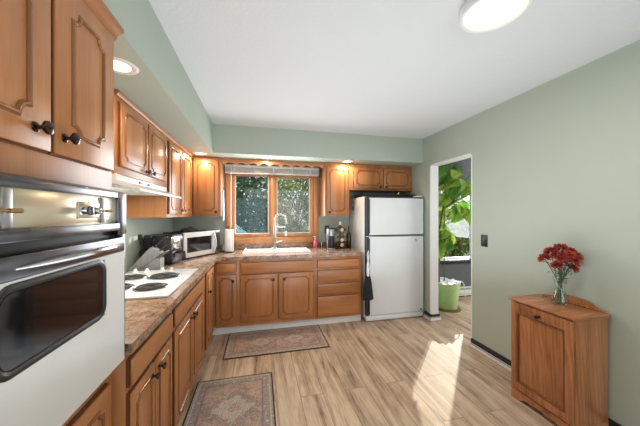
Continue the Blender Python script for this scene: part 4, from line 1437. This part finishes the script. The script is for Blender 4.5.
def leaf_mesh(mb, base, direction, normal, L_, W_, lobes=True, curl=.12):
    d = direction.normalized(); nrm = (normal - d * normal.dot(d)).normalized(); s = d.cross(nrm).normalized()
    n = 14
    mid = []; le = []; ri = []
    for k in range(n + 1):
        u = k / n
        wv = 2 * W_ * (math.sin(math.pi * min(1, u ** .72)) ** .75) * (.5 if u > .0 else 0)
        if lobes and 0 < k < n:
            wv *= (1.0 if k % 2 else .72)
        droop = -curl * L_ * u * u
        c = base + d * L_ * u + nrm * droop
        mid.append(mb.bm.verts.new(c))
        sw = d * (.06 * L_ if k % 2 else 0)
        le.append(mb.bm.verts.new(c + s * wv + nrm * wv * .22 + sw) if 0 < k < n else mid[-1])
        ri.append(mb.bm.verts.new(c - s * wv + nrm * wv * .22 + sw) if 0 < k < n else mid[-1])
    for k in range(n):
        for side in (le, ri):
            q = [mid[k], mid[k + 1], side[k + 1], side[k]]
            u = []
            for v in q:
                if v not in u:
                    u.append(v)
            if len(u) > 2:
                mb.bm.faces.new(u)


rg = random.Random(21)


def add_leaf(tip, dirn, Lf, k, margin):
    end = tip + dirn * Lf
    for q in (tip, tip.lerp(end, .5), end):
        X, Yw, Z = PX + q.x, PY + q.y, q.z
        s_ = X - Yw                               # the low window sun passes beside the trunk
        lim = -.74 if Z < .72 else (-.74 + .3 * min(1, (Z - .72) / .22) if Z < 1.2 else 9)
        if s_ > lim - margin or Yw > YB - .1 or X < XW + .05 or Z < .55:
            return False
    org = Vector((-.08 + .03 * tip.z, -.03 + .01 * tip.z, min(tip.z - .1, 1.5)))
    nrm = Vector((rg.uniform(-.5, .3), -.8 + rg.uniform(-.3, .3), .65))
    Wf = Lf * rg.uniform(.36, .5)
    mb = MB(); mb.tube([org, org.lerp(tip, .5) + Vector((0, 0, .04)), tip], .004, 6)
    leaf_mesh(mb, tip, dirn, nrm, Lf, Wf, True, rg.uniform(.05, .3))
    mb.build('leaf', M[('leaf_a', 'leaf_b', 'leaf_a', 'leaf_c', 'leaf_b')[k % 5]], t, ang=60, recalc=False)
    return True


made = 0
while made < 56:                                   # the crown
    z = rg.uniform(1.15, 2.2)
    a = rg.uniform(0, 2 * math.pi)
    out = (.12 + .26 * min(1, (z - .7))) * math.sqrt(rg.uniform(.05, 1))
    tip = Vector((.10 + (.24 if z > 1.35 else 0) + out * math.cos(a) * 1.4, -.06 + out * math.sin(a) * .75, z))
    dirn = Vector((math.cos(a) * .8 + rg.uniform(-.4, .4), math.sin(a) * .5 - .25, rg.uniform(-1.0, -.1))).normalized()
    made += add_leaf(tip, dirn, rg.uniform(.2, .32), made, .04)
made = 0
while made < 24:                                   # lower leaves on the side away from the sun
    tip = Vector((rg.uniform(-.32, .12), rg.uniform(-.12, .22), rg.uniform(.85, 1.3)))
    dirn = Vector((rg.uniform(-.6, .5), rg.uniform(-.5, .3), rg.uniform(-1.1, -.3))).normalized()
    made += add_leaf(tip, dirn, rg.uniform(.16, .27), made, .02)
t = thing('baseboard_heater', 'white baseboard heater under the window of the next room', 'heater', (3.6, YB, 0))
mb = MB(); mb.box(-.75, 1.3, -.06, -.001, .02, .045, .004); mb.box(-.75, 1.3, -.012, -.001, .02, .16); mb.box(-.75, 1.3, -.065, -.012, .145, .165, .004); mb.box(-.75, 1.3, -.066, -.058, .05, .12, .004)
mb.build('casing', M['white_trim'], t)
mb = MB(); mb.box(-.74, 1.29, -.05, -.014, .06, .11); mb.build('fins', M['steel'], t)
mb = MB(); mb.box(-.75, 1.3, -.05, -.001, 0, .018); mb.build('base_strip', M['charcoal'], t)

# ================================================================== OUTDOORS
mb = MB(); mb.box(-14, 18, 4.0, 30, -.25, -.15); o = mb.build('ground', M['ground']); o['kind'] = 'structure'; o['label'] = 'garden ground outside the windows'; o['category'] = 'ground'


def foliage(mb, c, rad, n, size, rg, shell=.35):
    for _ in range(n):
        while True:
            p = Vector((rg.uniform(-1, 1), rg.uniform(-1, 1), rg.uniform(-1, 1)))
            if shell < p.length < 1:
                break
        wob = 1 + .16 * math.sin(5 * p.x + 3 * p.z) * math.cos(4 * p.y)
        p = Vector((p.x * rad[0] * wob, p.y * rad[1] * wob, p.z * rad[2] * wob)) + Vector(c)
        d = Vector((rg.uniform(-1, 1), rg.uniform(-1, 1), rg.uniform(-1, .4))).normalized()
        s = d.cross(Vector((rg.uniform(-1, 1), rg.uniform(-1, 1), rg.uniform(-1, 1)))).normalized()
        L_ = size * rg.uniform(.6, 1.3)
        vs = [mb.bm.verts.new(q) for q in (p, p + d * L_ * .5 + s * L_ * .26, p + d * L_, p + d * L_ * .5 - s * L_ * .26)]
        mb.bm.faces.new(vs)


def shrub(name, label, loc, rad, cz, n, size, leaf, seed, trunk_r=.06, cat='shrub', branches=10):
    rg = random.Random(seed)
    t = thing(name, label, cat, loc)
    mb = MB(); mb.tube([(0, 0, -.16), (.03, .02, cz * .5), (0, 0, cz)], [trunk_r, trunk_r * .8, trunk_r * .4], 8)
    for k in range(branches):
        a = 2 * math.pi * k / branches + rg.uniform(-.3, .3); z = cz * rg.uniform(.3, .9)
        e = Vector((rad[0] * .75 * math.cos(a), rad[1] * .75 * math.sin(a), z + rad[2] * rg.uniform(.2, .8)))
        mb.tube([(0, 0, z), e * .5 + Vector((0, 0, z * .55)), e], [trunk_r * .45, trunk_r * .3, trunk_r * .12], 6)
    mb.build('branches', M['bark'], t)
    mb = MB(); foliage(mb, (0, 0, cz), rad, n, size, rg); mb.build('foliage', M[leaf], t, smooth=False, recalc=False)
    return t


shrub('garden_shrub', 'dense dark green shrub outside the left window pane', (-.75, 6.7, 0), (1.25, .7, 1.9), 1.5, 9000, .13, 'hedge', 1)
shrub('garden_tree', 'pale yellow-green tree outside the right window pane', (1.15, 8.1, 0), (1.05, .6, 1.9), 1.75, 5200, .13, 'tree_leaf', 2, .07, 'tree', 16)
shrub('garden_shrub', 'added rounded dark shrub out of view, shading the kitchen window', (3.4, 6.6, 0), (1.0, .7, 1.35), 1.3, 5200, .14, 'hedge', 3)  # added out of view to block part of the sun
shrub('garden_shrub', 'low pale shrub outside the next room', (6.6, 7.8, 0), (1.3, .7, 1.15), .95, 5200, .14, 'tree_leaf', 4)
